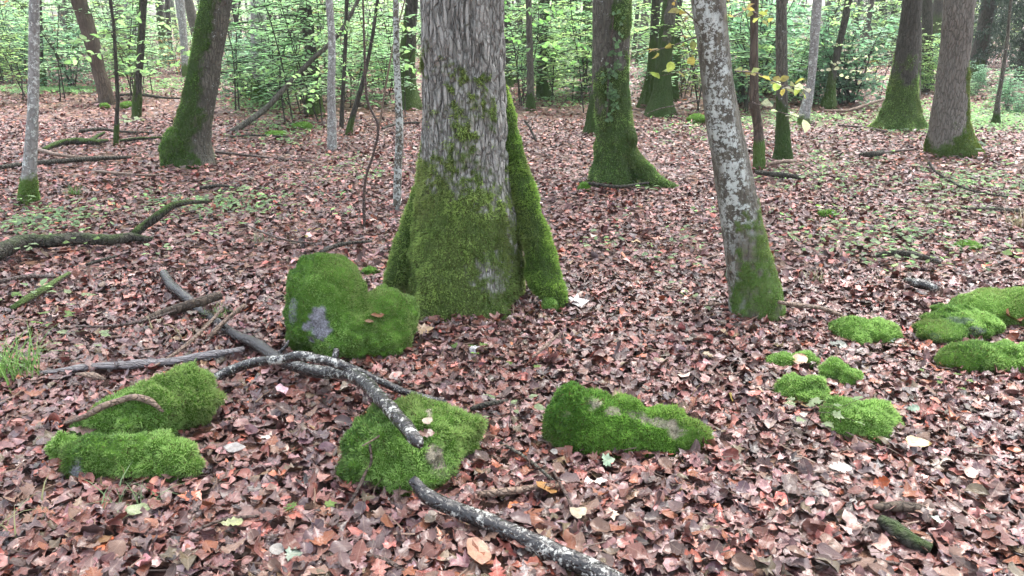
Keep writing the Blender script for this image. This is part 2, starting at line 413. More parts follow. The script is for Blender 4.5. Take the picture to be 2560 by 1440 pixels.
# ------------------------------------------------------------------ moss blades
def blades_on(V, Tri, mask, density, L, wd, cols, rng=R, grav=.0, maxn=120000, zmin=None, clump=22., jitter=.7, drop=.0):
    """blades scattered over triangles; mask is per vertex"""
    a, b, c = V[Tri[:, 0]], V[Tri[:, 1]], V[Tri[:, 2]]
    nrm = np.cross(b-a, c-a); ar = np.linalg.norm(nrm, axis=1)/2; nrm = nrm/(2*ar[:, None]+1e-12)
    wt = ar*np.clip(mask[Tri].mean(1), 0, 1)
    n = min(int(wt.sum()*density), maxn)
    if n < 3: return None
    k = rng.choice(len(Tri), n, p=wt/wt.sum())
    u = rng.random((n, 1)); v = rng.random((n, 1)); f = u+v > 1; u[f] = 1-u[f]; v[f] = 1-v[f]
    P = a[k]+u*(b[k]-a[k])+v*(c[k]-a[k]); Nn = nrm[k]
    cl = .5+.5*noise(P*clump, 11)+.35*noise(P*clump*3, 12)
    ln = L*(.40+.85*np.clip(cl, 0, 1.4))*rng.uniform(.7, 1.3, n)
    D = Nn+rng.normal(0, jitter, (n, 3))*.6; D[:, 2] += grav
    D /= np.linalg.norm(D, axis=1)[:, None]
    S = np.cross(D, rng.normal(0, 1, (n, 3))); S /= np.linalg.norm(S, axis=1)[:, None]+1e-9
    w_ = wd*rng.uniform(.7, 1.4, n)
    B = P-Nn*.002
    bend = np.cross(S, D)*(rng.normal(0, .3, n)*ln)[:, None]
    V3 = np.stack([B-S*w_[:, None]/2, B+S*w_[:, None]/2, B+D*ln[:, None]+bend], 1)
    c0, c1 = np.array(cols[0]), np.array(cols[1])
    big = np.clip(.5+.8*noise(P*5, 13)+.75*(cl-.5)+rng.normal(0, .25, n), 0, 1)[:, None]
    cc = c0*(1-big)+c1*big
    om = np.clip(noise(P*4.2, 15)*1.3+rng.normal(0, .1, n), 0, .55)[:, None]; cc = cc*(1-om)+np.array((.22, .25, .085))*om
    if drop:
        br = (rng.random(n) < drop)[:, None]; cc = np.where(br, np.array((.10, .075, .03)), cc)
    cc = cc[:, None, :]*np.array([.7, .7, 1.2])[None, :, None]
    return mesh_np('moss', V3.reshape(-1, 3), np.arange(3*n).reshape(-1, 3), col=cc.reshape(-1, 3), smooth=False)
MOSS_A = ((.080, .175, .040), (.390, .600, .185))     # bright stone moss
MOSS_B = ((.170, .270, .070), (.480, .640, .190))     # olive trunk moss
MOSS_C = ((.065, .145, .028), (.190, .350, .075))     # dark trunk moss

# ------------------------------------------------------------------ crowns (above the frame; they thin the light)
def crown_mesh(seed, n_clump=46, per=16, col=((.06, .12, .02), (.16, .2, .04))):
    g = np.random.default_rng(seed)
    d = g.normal(0, 1, (n_clump, 3)); d /= np.linalg.norm(d, axis=1)[:, None]
    c = d*(g.random((n_clump, 1))**.4)*np.array([1, 1, .8])
    pos = np.repeat(c, per, 0)+g.normal(0, .11, (n_clump*per, 3))
    n = len(pos); t = g.random((n, 1)); cc = np.array(col[0])*(1-t)+np.array(col[1])*t
    Rm = rotm(g.uniform(0, 6.3, n), np.abs(g.normal(0, .5, n)), g.uniform(0, 6.3, n))
    v, f, c_, u = place('dia', pos, Rm, g.uniform(.05, .09, n), cc, k2=.2, rng=g)
    return mesh_np('crown', v, f, col=c_, uv=u, smooth=False)
CROWN = [crown_mesh(1), crown_mesh(2), crown_mesh(3, col=((.14, .15, .02), (.24, .16, .03))), crown_mesh(4, 20)]
for m_ in CROWN: m_.materials.append(M['green'])
LIMB = []
for s_ in range(3):
    g = np.random.default_rng(40+s_); P_ = [(0, 0, 0)]
    for k in range(5): P_.append((P_[-1][0]+.16+g.normal(0, .03), P_[-1][1]+g.normal(0, .06), P_[-1][2]+.20+g.normal(0, .05)))
    me, _, _ = tube_mesh('limb', np.array(P_), np.array([.05, .042, .034, .026, .018, .008]), 7, .1, .2, s_, {'moss': .1, 'lichen': .5})
    LIMB.append(me)
LIMBM = {}
def top_of_tree(root, topP, topr, scale, bark, seed):
    g = np.random.default_rng(seed)
    for k in range(4):
        key = (k % 3, bark)
        if key not in LIMBM:
            m_ = LIMB[k % 3].copy(); m_.materials.clear(); m_.materials.append(M[bark]); LIMBM[key] = m_
        o = obj('limb', LIMBM[key], None, root); o.location = Vector(topP)-Vector((0, 0, scale*(.1+.25*k)))
        o.rotation_euler = (0, 0, k*1.6+g.uniform(0, .8)); s = scale*g.uniform(.8, 1.1); o.scale = (s, s, s)
    o = obj('crown', CROWN[seed % 3], None, root); o.location = Vector(topP)+Vector((0, 0, scale*.35))
    o.scale = (scale*1.15,)*3; o.rotation_euler = (0, 0, g.uniform(0, 6))

# ------------------------------------------------------------------ trees traced on the photograph
def quads_to_tris(q): return np.concatenate([q[:, [0, 1, 2]], q[:, [0, 2, 3]]])
def tree(name, trace, label, bark='dark', cat='tree', group=None, n=20, step=.06, top=12., lobes=(), hf=.3, lobew=.45,
         moss=None, furrow=0., wob=.07, blades=None, lichen=None, seed=1, crown=True, rough_freq=4.):
    py0, l0, r0 = trace[0]; pb, t0 = at((l0+r0)/2, py0)
    Yp = pb[1]+(r0-l0)/2*t0/F*.55
    P = []; rr = []
    for (py, l, r) in trace:
        p, t = onY((l+r)/2, py, Yp); P.append(p); rr.append((r-l)/2*t/F)
    gz = float(gh(P[0][0], Yp)); P[0][2] = gz-.06
    P = np.array(P); rr = np.array(rr)
    d = P[-1]-P[max(0, len(P)-3)]; sx = np.clip(d[0]/max(d[2], .05), -.5, .5)
    z0 = P[-1][2]; ex = []; er = []; x = P[-1][0]
    for k, f in enumerate((.12, .3, .55, .8, 1.)):
        z = z0+(top-z0)*f; x = P[-1][0]+sx*(top-z0)*(f-.35*f*f); ex.append((x, Yp+.15*math.sin(seed*1.7+f*3)*f, z)); er.append(rr[-1]*(1-.7*f))
    P = np.vstack([P, ex]); rr = np.concatenate([rr, er])
    nbase = P[0].copy(); nbase[2] = gz
    P, rr = resample(P, rr, step)
    keep = np.ones(len(P), bool); hi = np.where(P[:, 2] > 2.6)[0]; kk = max(1, int(.35/step)); keep[hi] = (hi % kk) == 0; keep[-1] = True
    P, rr = P[keep], rr[keep]
    V, D, th = tube_rings(P, rr, n, True)
    z = V[..., 2]-gz
    ml = np.ones_like(z)
    for (a, amp) in lobes:
        dt = (th-a+np.pi) % (2*np.pi)-np.pi
        ml += amp*np.exp(-(dt/lobew)**2)[None, :]*np.exp(-np.clip(z, 0, 9)/hf)
    ml -= (.06*np.exp(-np.clip(z, 0, 9)/hf) if lobes else 0)
    Pn = np.stack([D[..., 0]*.5, D[..., 1]*.5, z*1.1], -1)
    ml += wob*noise(Pn*rough_freq+seed*7.3, seed)+wob*.5*noise(Pn*rough_freq*3+seed, seed+3)
    V = P[:, None, :]+D*(rr[:, None]*ml)[..., None]
    Vf = V.reshape(-1, 3); Df = D.reshape(-1, 3); px, py = proj(Vf)
    mz = Vf[:, 2]-gz
    if moss is None: ms = np.zeros(len(Vf))
    elif callable(moss): ms = moss(px, py, Vf, Df)
    else:
        hm, side = moss      # height of the moss, side = preferred azimuth or None
        nn = fbm(Vf*4+seed, 3, seed)
        ms = sstep(hm*1.25+.1, hm*.55, mz+nn*hm*.7)
        if side is not None:
            ms = np.maximum(ms, sstep(.2, .9, Df[:, 0]*math.cos(side)+Df[:, 1]*math.sin(side)+.6*nn)*.95*sstep(4, 2, mz))
    if furrow:
        q = np.stack([Df[:, 0]*rr.mean()*52+noise(Vf*9, 2)*.8, Df[:, 1]*rr.mean()*52+noise(Vf*9, 5)*.8, Vf[:, 2]*5.5], -1)
        rid = np.abs(noise(q, 21))*.75+np.abs(noise(q*2.1, 22))*.35
        rid = np.minimum(rid*2.2, 1.)
        Vf = Vf+Df*(furrow*(rid-.7)*(1-.75*ms))[:, None]
    ms = np.clip(ms+(.75*fbm(Vf*34, 3, 17)+.3*fbm(Vf*11, 3, 20))*4*ms*(1-ms), 0, 1)
    Vf = Vf+Df*(.012*ms*(.6+.8*noise(Vf*18, 8)))[:, None]
    li = np.ones(len(Vf)) if lichen is None else lichen(px, py, Vf, Df)
    root = empty(name, nbase, label, cat, group)
    fs = tube_faces(len(P), n)
    me = mesh_np('trunk', Vf-nbase, fs, attrs={'moss': ms, 'lichen': li})
    obj('trunk', me, M[bark], root)
    if blades:
        dens, L, wd, cols, mx = blades
        tri = quads_to_tris(fs[0]); low = (Vf[:, 2]-gz > -.05)*(Vf[:, 2] < 2.4)
        b = blades_on(Vf-nbase, tri, sstep(.35, .85, ms)*low, dens, L, wd, cols, maxn=mx, grav=-.25, clump=16, drop=.06)
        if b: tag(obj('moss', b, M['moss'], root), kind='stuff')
    if crown: top_of_tree(root, P[-1]-nbase, rr[-1], min(max(rr.max()*9, 1.1), 3.0) if top > 6 else .9, bark, seed)
    TRUNK_FOOT.append((nbase[0], nbase[1], rr[0]*.9))
    return root, Yp, gz, nbase

# --- the big oak in the middle
def oak_moss(px, py, V, D):
    nn = fbm(V*6, 4, 31); n2 = fbm(V*14, 3, 35)
    line = 395+np.clip(px-1070, -40, 300)*.78
    m = sstep(-210, 170, py-line+nn*170+n2*90)
    # a darker collar of moss higher up, slanting down to the right
    band = np.exp(-((py-(165+(px-1060)*.55)+90*n2)/46.)**2)+np.exp(-((py-(300+(px-1060)*.35)+80*n2)/55.)**2)*.85
    m = np.maximum(m, sstep(.2, 1.4, band*(1+1.*nn)+.4*n2)*.60*(px < 1240))
    m = np.maximum(m, sstep(.6, 1.1, -D[:, 0]+.7*nn)*sstep(60, 200, py)*.8)
    bare = np.exp(-(((px-1225)/55)**2+((py-690)/55)**2))
    return np.clip(m-.75*bare*(.6+nn), 0, 1)
oak, OY, OZ, OB = tree('oak_tree', [(772, 1008, 1318), (735, 1017, 1312), (690, 1024, 1307), (640, 1028, 1302), (580, 1030, 1296), (500, 1040, 1284), (400, 1055, 1271), (300, 1060, 1266), (200, 1059, 1259), (100, 1056, 1256), (0, 1054, 1254)],
     'huge grey furrowed oak trunk with thick green moss, beside the tallest boulder', 'oak', n=300, step=.0065, top=15, lobes=((-1.0, .16), (-2.15, .20), (3.5, .10)), hf=.17, lobew=.28,
     moss=oak_moss, furrow=.032, wob=.035, blades=(46000, .019, .006, MOSS_B, 52000), seed=3)
def px_tube(name, pts, Yp, n, step, rough, seed, mat, parent, base, attrs, blades=None, freq=14.):
    """pts: (px, py, width px, dY)"""
    P = []; r = []
    for (px, py, wd, dy) in pts:
        p, t = onY(px, py, Yp+dy); P.append(p); r.append(wd/2*t/F)
    me, V, D = tube_mesh(name, np.array(P)-base, r, n, step, rough, seed, attrs, freq)
    o = obj(name, me, mat, parent)
    if blades:
        m = len(V)//n; tri = quads_to_tris(tube_faces(m, n, False)[0]); tri = tri[:, ::-1]
        b = blades_on(V, tri, np.ones(len(V)), *blades[:4], maxn=blades[4], grav=-.15, clump=18)
        # blades must point outward
        tag(obj('moss', b, M['moss'], o), kind='stuff')
    return o
px_tube('root', [(1262, 215, 14, .06), (1272, 290, 34, .03), (1290, 390, 52, .0), (1312, 490, 60, -.04), (1334, 580, 68, -.08), (1348, 650, 78, -.12), (1366, 705, 74, -.16), (1392, 752, 42, -.2), (1400, 775, 30, -.2)],
        OY, 22, .012, .30, 5, M['dark'], oak, OB, {'moss': 1., 'lichen': 0.}, (46000, .019, .006, ((.13, .25, .045), (.38, .58, .12)), 26000))
px_tube('root', [(1052, 470, 36, .0), (1034, 545, 44, -.02), (1012, 615, 50, -.05), (996, 680, 52, -.08), (986, 735, 48, -.10), (980, 775, 40, -.1)],
        OY, 18, .015, .16, 6, M['dark'], oak, OB, {'moss': 1., 'lichen': 0.}, (46000, .019, .006, MOSS_B, 12000))

# --- the leaning lichened hornbeam
def horn_lichen(px, py, V, D):
    nn = fbm(V*5, 3, 41)
    left = sstep(.75, .1, D[:, 0]-.05+.5*nn)*sstep(-1.15, -.55, D[:, 0]+.25*nn)
    return np.clip(left*1.1*sstep(640, 520, py+nn*60)+.45*sstep(-.4, -.8, D[:, 0])*sstep(420, 560, py), 0, 1)
def horn_moss(px, py, V, D):
    nn = fbm(V*6, 4, 44)
    return np.clip(sstep(505, 640, py+nn*190+fbm(V*16, 3, 46)*90+D[:, 0]*60-np.clip(-D[:, 0]-.5, 0, 1)*300), 0, 1)*.72
tree('hornbeam_tree', [(797, 1818, 1960), (775, 1820, 1955), (740, 1822, 1950), (700, 1820, 1942), (600, 1808, 1915), (500, 1795, 1893), (400, 1780, 1873), (300, 1765, 1850), (200, 1753, 1832), (100, 1742, 1822), (0, 1727, 1813)],
     'leaning dark trunk blotched with white lichen, moss low down, beside a small mossy stone', 'horn', n=96, step=.014, top=11, wob=.04, hf=.1, lobes=((-.6, .08), (-2.2, .06)),
     moss=horn_moss, lichen=horn_lichen, blades=(60000, .011, .0035, MOSS_C, 26000), seed=5)

# --- dark curved mossy trunk on the left
def m3(px, py, V, D):
    nn = fbm(V*4, 4, 51)
    return np.clip(sstep(.95, -.4, D[:, 0]-.2+.9*nn+.4*fbm(V*14, 2, 53))*.95+sstep(395, 430, py+nn*20)*(D[:, 0] > .2)*.6, 0, 1)
t3, Y3, Z3, B3 = tree('oak_tree', [(415, 412, 542), (400, 408, 534), (380, 418, 528), (350, 428, 525), (310, 440, 528), (250, 458, 538), (200, 469, 546), (150, 478, 554), (100, 488, 562), (50, 497, 570), (0, 505, 578)],
     'bent dark trunk with a swollen mossy foot and moss down one flank', 'grey', n=72, step=.03, top=13, wob=.06, moss=m3, furrow=.012, blades=(26000, .02, .007, MOSS_C, 16000), seed=8)
px_tube('burl', [(452, 318, 30, -.12), (440, 345, 60, -.16), (428, 375, 62, -.18), (428, 402, 52, -.18), (432, 420, 36, -.16)], Y3, 16, .03, .45, 9, M['dark'], t3, B3, {'moss': 1., 'lichen': 0.}, (24000, .02, .007, MOSS_C, 5000), 9.)

# --- mossy oak right of centre, with the ivy and the long root
def m4(px, py, V, D):
    nn = fbm(V*4, 4, 61)
    return np.clip(sstep(60, 300, py+nn*200+D[:, 0]*30)+sstep(-.2, .7, D[:, 0]+nn*1.2)*.85, 0, 1)
t4, Y4, Z4, B4 = tree('oak_tree', [(462, 1462, 1602), (440, 1474, 1596), (410, 1484, 1590), (370, 1490, 1586), (330, 1493, 1583), (280, 1490, 1576), (220, 1488, 1571), (150, 1486, 1572), (80, 1485, 1574), (0, 1483, 1577)],
     'mossy trunk with ivy climbing its middle and one long low root', 'grey', n=72, step=.03, top=14, wob=.05, lobes=((-1.2, .16), (-2.3, .14)), hf=.2, moss=m4, furrow=.012, blades=(30000, .018, .0065, MOSS_A, 22000), seed=11)
px_tube('root', [(1570, 350, 34, -.05), (1588, 395, 46, -.12), (1615, 430, 44, -.18), (1650, 456, 34, -.24), (1692, 473, 18, -.30)], Y4, 14, .03, .2, 12, M['dark'], t4, B4, {'moss': 1., 'lichen': 0.}, (26000, .018, .0065, MOSS_A, 6000))
px_tube('burl', [(1572, 318, 20, -.1), (1578, 345, 34, -.14), (1580, 372, 18, -.12)], Y4, 10, .03, .3, 13, M['dark'], t4, B4, {'moss': 1., 'lichen': 0.})

# --- the rest: (trace, label, bark, kwargs)
FAR = [
 ([(328, 2160, 2306), (312, 2182, 2300), (290, 2200, 2296), (250, 2216, 2291), (200, 2228, 2291), (150, 2238, 2293), (70, 2250, 2299), (0, 2258, 2304)],
  'broad trunk whose spreading root flare is wrapped in green moss, beside a slim stem', 'dark', dict(n=56, step=.05, lobes=((-1.5, .22), (-2.5, .30), (-.4, .25)), hf=.32, lobew=.3, moss=(.85, None), blades=(16000, .022, .009, MOSS_A, 12000), seed=21)),
 ([(390, 2316, 2456), (372, 2318, 2446), (345, 2322, 2430), (300, 2329, 2416), (250, 2336, 2415), (150, 2352, 2420), (80, 2358, 2427), (0, 2363, 2434)],
  'straight grey-barked trunk with a mossy flared base beside the dark spruces', 'oakb', dict(n=90, step=.03, lobes=((-1.3, .15), (-.3, .12), (-2.6, .10)), hf=.22, moss=lambda px, py, V, D: np.clip(sstep(290, 360, py+fbm(V*4, 3, 4)*60+D[:, 0]*40)+sstep(.3, .75, D[:, 0]+.4*fbm(V*5, 3, 6))*sstep(100, 220, py), 0, 1)*.9, furrow=.008, blades=(22000, .018, .007, ((.06, .11, .014), (.16, .24, .03)), 14000), seed=22)),
 ([(512, 48, 92), (495, 51, 91), (440, 56, 90), (300, 69, 95), (150, 72, 97), (0, 74, 98)],
  'slim pale lichened stem with a dark mossy sock at its foot', 'pale', dict(n=28, step=.04, top=9, moss=lambda px, py, V, D: sstep(425, 465, py+fbm(V*6, 3, 4)*30), blades=(26000, .016, .006, MOSS_C, 5000), seed=23)),
 ([(262, 246, 289), (240, 247, 282), (170, 229, 261), (88, 207, 243), (0, 179, 214)],
  'leaning brown trunk stripped of bark in patches', 'dead', dict(n=32, step=.06, top=9, wob=.08, furrow=.01, seed=24)),
 ([(367, 283, 294), (320, 286, 296), (245, 289, 299), (140, 284, 293), (70, 281, 289), (0, 272, 280)],
  'thin dark straight sapling beside the leaning brown trunk', 'dark', dict(n=10, step=.1, top=5, moss=(.3, None), seed=25)),
 ([(298, 328, 350), (250, 333, 354), (190, 337, 355), (150, 343, 359), (0, 350, 368)],
  'dark post-like trunk with one bright moss-green edge', 'dark', dict(n=20, step=.08, moss=(.4, 3.3), seed=26)),
 ([(223, 95, 116), (180, 97, 113), (140, 93, 108), (0, 90, 104)],
  'dark mossy-footed trunk just behind the slim pale lichened stem', 'dark', dict(n=16, step=.1, moss=(.6, None), seed=27)),
 ([(252, 622, 672), (225, 628, 666), (175, 630, 664), (80, 628, 665), (0, 627, 664)],
  'straight smooth grey trunk with a leafy ivied foot', 'pale', dict(n=28, step=.08, moss=(.55, None), seed=28)),
 ([(374, 814, 844), (350, 818, 842), (211, 819, 838), (105, 820, 839), (0, 814, 832)],
  'slender whitish stem standing free in the leaves', 'pale', dict(n=20, step=.05, top=8, lichen=lambda px, py, V, D: np.full(len(V), 1.6)*0+1., seed=29)),
 ([(290, 758, 816), (260, 766, 806), (200, 768, 802), (140, 763, 793), (0, 746, 776)],
  'dark trunk with mossy foot half hidden by hanging green leaves', 'dark', dict(n=20, step=.08, moss=(.7, None), seed=30)),
 ([(322, 846, 858), (240, 852, 862), (120, 858, 868), (0, 862, 872)],
  'very thin dark stem close behind the slender whitish stem', 'dark', dict(n=8, step=.12, top=5, seed=31)),
 ([(337, 860, 880), (310, 868, 884), (253, 886, 900), (190, 905, 916), (100, 925, 934), (0, 940, 948)],
  'crooked small stem with a mossy foot leaning away from the slender whitish stem', 'dark', dict(n=10, step=.08, top=5, moss=(.25, None), seed=32)),
 ([(526, 980, 1002), (500, 983, 1003), (420, 985, 1005), (316, 989, 1008), (176, 984, 1001), (80, 983, 998), (0, 982, 997)],
  'slim stem mottled with pale lichen just beside the huge oak', 'horn', dict(n=24, step=.03, top=6, wob=.1, lichen=lambda px, py, V, D: np.ones(len(V)), seed=33)),
 ([(571, 907, 917), (500, 906, 913), (440, 912, 919), (387, 929, 936), (316, 942, 949), (246, 914, 921), (120, 908, 914), (0, 905, 910)],
  'thin crooked brown sapling rising from open leaf litter', 'brownstick', dict(n=8, step=.05, top=3.6, seed=34)),
 ([(274, 982, 1060), (255, 990, 1054), (220, 996, 1042), (150, 998, 1037), (60, 1008, 1042), (0, 1014, 1046)],
  'mossy-rooted trunk behind the slim lichen-mottled stem', 'dark', dict(n=36, step=.07, lobes=((-1.2, .25), (-2.2, .2)), lobew=.3, moss=(.9, 3.4), seed=35)),
 ([(220, 1258, 1288), (200, 1260, 1282), (100, 1258, 1278), (0, 1255, 1276)],
  'plain dark trunk just past the edge of the huge oak', 'dark', dict(n=16, step=.1, moss=(.3, None), seed=36)),
 ([(276, 1315, 1341), (240, 1317, 1336), (140, 1316, 1333), (0, 1314, 1329)],
  'slim grey stem behind reddish seedling twigs', 'grey', dict(n=14, step=.08, moss=(.25, None), seed=37)),
 ([(248, 1340, 1396), (230, 1341, 1378), (190, 1342, 1364), (100, 1346, 1368), (0, 1350, 1374)],
  'grey trunk with one mossy root reaching sideways', 'grey', dict(n=20, step=.1, moss=(.5, 0.), seed=38)),
 ([(192, 1366, 1428), (165, 1373, 1420), (90, 1378, 1416), (0, 1380, 1418)],
  'thick far trunk cloaked wholly in dark green moss', 'dark', dict(n=20, step=.1, moss=(2.4, None), seed=39)),
 ([(288, 1604, 1690), (270, 1614, 1684), (235, 1630, 1678), (180, 1638, 1676), (90, 1648, 1684), (0, 1659, 1694)],
  'far trunk with pleated mossy root flare and grey bark above', 'grey', dict(n=40, step=.07, lobes=((-1.3, .25), (-2.2, .25), (-.4, .2)), lobew=.28, moss=(1.1, 3.2), seed=40)),
 ([(268, 1588, 1634), (240, 1602, 1634), (160, 1620, 1642), (0, 1630, 1652)],
  'mossy trunk tucked close behind the pleated mossy root flare', 'dark', dict(n=18, step=.1, moss=(1., None), seed=41)),
 ([(252, 1676, 1700), (200, 1680, 1696), (0, 1690, 1706)],
  'thin mossy trunk at the far side of the pleated mossy root flare', 'dark', dict(n=12, step=.12, moss=(1.4, None), seed=42)),
 ([(428, 1882, 1914), (400, 1884, 1911), (320, 1884, 1908), (246, 1874, 1898), (105, 1876, 1895), (0, 1876, 1896)],
  'knotty brownish stem right behind the leaning lichened trunk', 'dead', dict(n=20, step=.05, top=7, wob=.1, moss=(.3, None), lichen=lambda px, py, V, D: np.full(len(V), .9), seed=43)),
 ([(403, 1924, 1980), (385, 1934, 1978), (350, 1939, 1974), (281, 1941, 1970), (105, 1939, 1968), (0, 1941, 1966)],
  'fluted small trunk with a green base next to the knotty brownish stem', 'grey', dict(n=28, step=.05, lobes=((-.9, .2), (-2.3, .2)), hf=.8, moss=(.45, None), seed=44)),
 ([(315, 1992, 2024), (280, 1998, 2026), (211, 2018, 2036), (70, 2026, 2050), (0, 2033, 2055)],
  'pale flaky-barked trunk with a dark foot', 'pale', dict(n=18, step=.08, moss=(.12, None), seed=45)),
 ([(270, 2048, 2096), (250, 2056, 2090), (225, 2066, 2088), (176, 2074, 2092), (53, 2103, 2120), (0, 2113, 2130)],
  'far leaning trunk with small splayed mossy roots', 'dark', dict(n=24, step=.1, lobes=((-1.5, .3), (-2.6, .2)), moss=(.7, None), seed=46)),
 ([(316, 2478, 2502), (290, 2484, 2499), (246, 2490, 2501), (176, 2503, 2512), (100, 2514, 2522), (0, 2524, 2531)],
  'small leaning sapling with a dark foot below the spruces', 'grey', dict(n=10, step=.08, top=4, moss=(.2, None), seed=47)),
 ([(290, 2288, 2300), (200, 2290, 2302), (80, 2292, 2304), (45, 2284, 2298), (0, 2262, 2272)],
  'slim straight stem touching the broad moss-wrapped root flare', 'grey', dict(n=10, step=.08, top=5, seed=48)),
 ([(225, 2302, 2336), (150, 2304, 2332), (0, 2305, 2330)],
  'grey trunk behind the broad moss-wrapped root flare', 'dark', dict(n=14, step=.12, seed=49)),
 ([(336, 1455, 1510), (300, 1466, 1510), (200, 1480, 1512), (0, 1482, 1510)],
  'grey trunk standing directly behind the ivied mossy trunk', 'grey', dict(n=18, step=.1, moss=(.7, None), seed=50)),
 ([(163, 706, 728), (120, 710, 727), (0, 712, 728)],
  'far dark mossy trunk beyond the straight smooth grey trunk', 'dark', dict(n=12, step=.12, moss=(1.8, None), seed=51)),
 ([(170, 664, 684), (100, 664, 680), (0, 660, 678)],
  'dark trunk tucked behind the straight smooth grey trunk', 'dark', dict(n=12, step=.12, moss=(1.2, None), seed=52)),
 ([(192, 454, 476), (160, 455, 472), (80, 448, 467), (0, 438, 460)],
  'far pale trunk leaning behind the bent dark trunk', 'pale', dict(n=14, step=.12, moss=(.3, None), seed=53)),
 ([(158, 398, 420), (100, 397, 414), (0, 388, 406)],
  'far mossy trunk beside a very thin dark one', 'dark', dict(n=12, step=.12, moss=(1.6, None), seed=54)),
 ([(163, 420, 436), (100, 419, 430), (0, 412, 424)],
  'very thin dark far trunk beside a mossy one', 'dark', dict(n=10, step=.14, seed=55)),
 ([(150, 44, 76), (90, 48, 70), (0, 46, 66)],
  'mossy trunk standing in the thick undergrowth', 'dark', dict(n=14, step=.12, moss=(2.2, None), seed=56)),
 ([(140, 166, 184), (70, 168, 182), (0, 170, 184)],
  'dark trunk rising behind the leaning brown trunk', 'dark', dict(n=10, step=.14, moss=(1.6, None), seed=57)),
]
for tr, lab, bk, kw in FAR:
    th_ = (tr[0][2]-tr[0][1])
    tree('sapling' if kw.get('top', 12) <= 6 else 'tree', tr, lab, bk, cat='sapling' if kw.get('top', 12) <= 6 else 'tree', **kw)

# two leaning bare poles
def pole(name, pts, label, mat, n=8, cat='branch', moss=0., lichen=0., rough=.15, seed=1, step=.05, group=None, flat=1., forks=(), lpx=None):
    """pts: (px, py, width px, height of the underside above ground m)"""
    P = []; r = []
    for (px, py, wd, h) in pts:
        _, t = at(px, py); rad = wd/2*t/F
        p, t = at(px, py, h+(.022 if py > 760 else .04)+rad*.75*flat); P.append(p); r.append(rad)
    P = np.array(P); base = P.mean(0); base[2] = float(gh(base[0], base[1]))
    if lpx: lichen = lambda V, D, b=base: sstep(lpx[0], lpx[1], proj(V+b)[0])
    mo = (lambda V, D: np.clip(moss*(.35+D[:, 2])+.5*moss*noise(V*9, 3), 0, 1)) if moss else 0.
    me, V, D = tube_mesh(name, P-base, r, n, step, rough, seed, {'moss': mo, 'lichen': lichen}, flat=flat)
    if not forks:
        o = obj(name, me, M[mat], None, base); tag(o, label, cat, group); return o
    root = empty(name, base, label, cat, group); obj('stem', me, M[mat], root)
    for fk in forks:
        Pf = []; rf = []
        for (px, py, wd, h) in fk:
            _, t = at(px, py); rad = wd/2*t/F; p, t = at(px, py, h+(.022 if py > 760 else .04)+rad*.75); Pf.append(p); rf.append(rad)
        me, V, D = tube_mesh('fork', np.array(Pf)-base, rf, max(6, n-2), step, rough, seed+5, {'moss': mo, 'lichen': lichen})
        obj('fork', me, M[mat], root)
    return root
def lean_pole(name, pts, Y0, Y1, label, mat, n=8, seed=1):
    P = []; r = []
    for k, (px, py, wd) in enumerate(pts):
        p, t = onY(px, py, Y0+(Y1-Y0)*k/(len(pts)-1)); P.append(p); r.append(wd/2*t/F)
    P = np.array(P); base = P[0].copy(); base[2] = float(gh(base[0], base[1])); P[0][2] = base[2]
    me, V, D = tube_mesh(name, P-base, r, n, .08, .12, seed, {'moss': .15, 'lichen': .4})
    return tag(obj(name, me, M[mat], None, base), label, 'branch')
YL = at(577, 333)[0][1]
lean_pole('leaning_branch', [(572, 334, 14), (622, 303, 15), (668, 267, 14), (721, 211, 13), (774, 155, 12), (844, 88, 11), (893, 5, 9), (930, -70, 7), (960, -160, 5)], YL, YL+1.2, 'long dead branch propped at a slant among green leaves', 'grey', 9, 3)
YL = at(948, 320)[0][1]
lean_pole('leaning_twig', [(948, 322, 6), (962, 230, 5), (978, 140, 5), (996, 60, 4), (1012, 0, 4), (1030, -80, 3)], YL, YL+.2, 'straight pale switch leaning beside the slim lichen-mottled stem', 'tanstick', 6, 4)

# ------------------------------------------------------------------ mossy stones
def ico(sub):
    t = (1+5**.5)/2
    V = np.array([(-1, t, 0), (1, t, 0), (-1, -t, 0), (1, -t, 0), (0, -1, t), (0, 1, t), (0, -1, -t), (0, 1, -t), (t, 0, -1), (t, 0, 1), (-t, 0, -1), (-t, 0, 1)], float)
    Fc = np.array([(0, 11, 5), (0, 5, 1), (0, 1, 7), (0, 7, 10), (0, 10, 11), (1, 5, 9), (5, 11, 4), (11, 10, 2), (10, 7, 6), (7, 1, 8), (3, 9, 4), (3, 4, 2), (3, 2, 6), (3, 6, 8), (3, 8, 9), (4, 9, 5), (2, 4, 11), (6, 2, 10), (8, 6, 7), (9, 8, 1)])
    V /= np.linalg.norm(V[0])
    for _ in range(sub):
        e = np.concatenate([Fc[:, [0, 1]], Fc[:, [1, 2]], Fc[:, [2, 0]]]); es = np.sort(e, 1)
        u, inv = np.unique(es, axis=0, return_inverse=True); inv = inv.ravel(); n = len(V); k = len(Fc)
        mid = V[u].mean(1); mid /= np.linalg.norm(mid, axis=1)[:, None]; V = np.vstack([V, mid])
        a, b, c = n+inv[:k], n+inv[k:2*k], n+inv[2*k:]
        Fc = np.concatenate([np.stack([Fc[:, 0], a, c], 1), np.stack([Fc[:, 1], b, a], 1), np.stack([Fc[:, 2], c, b], 1), np.stack([a, b, c], 1)])
    return V, Fc
ICO = {4: ico(4), 5: ico(5)}
STONES = {}
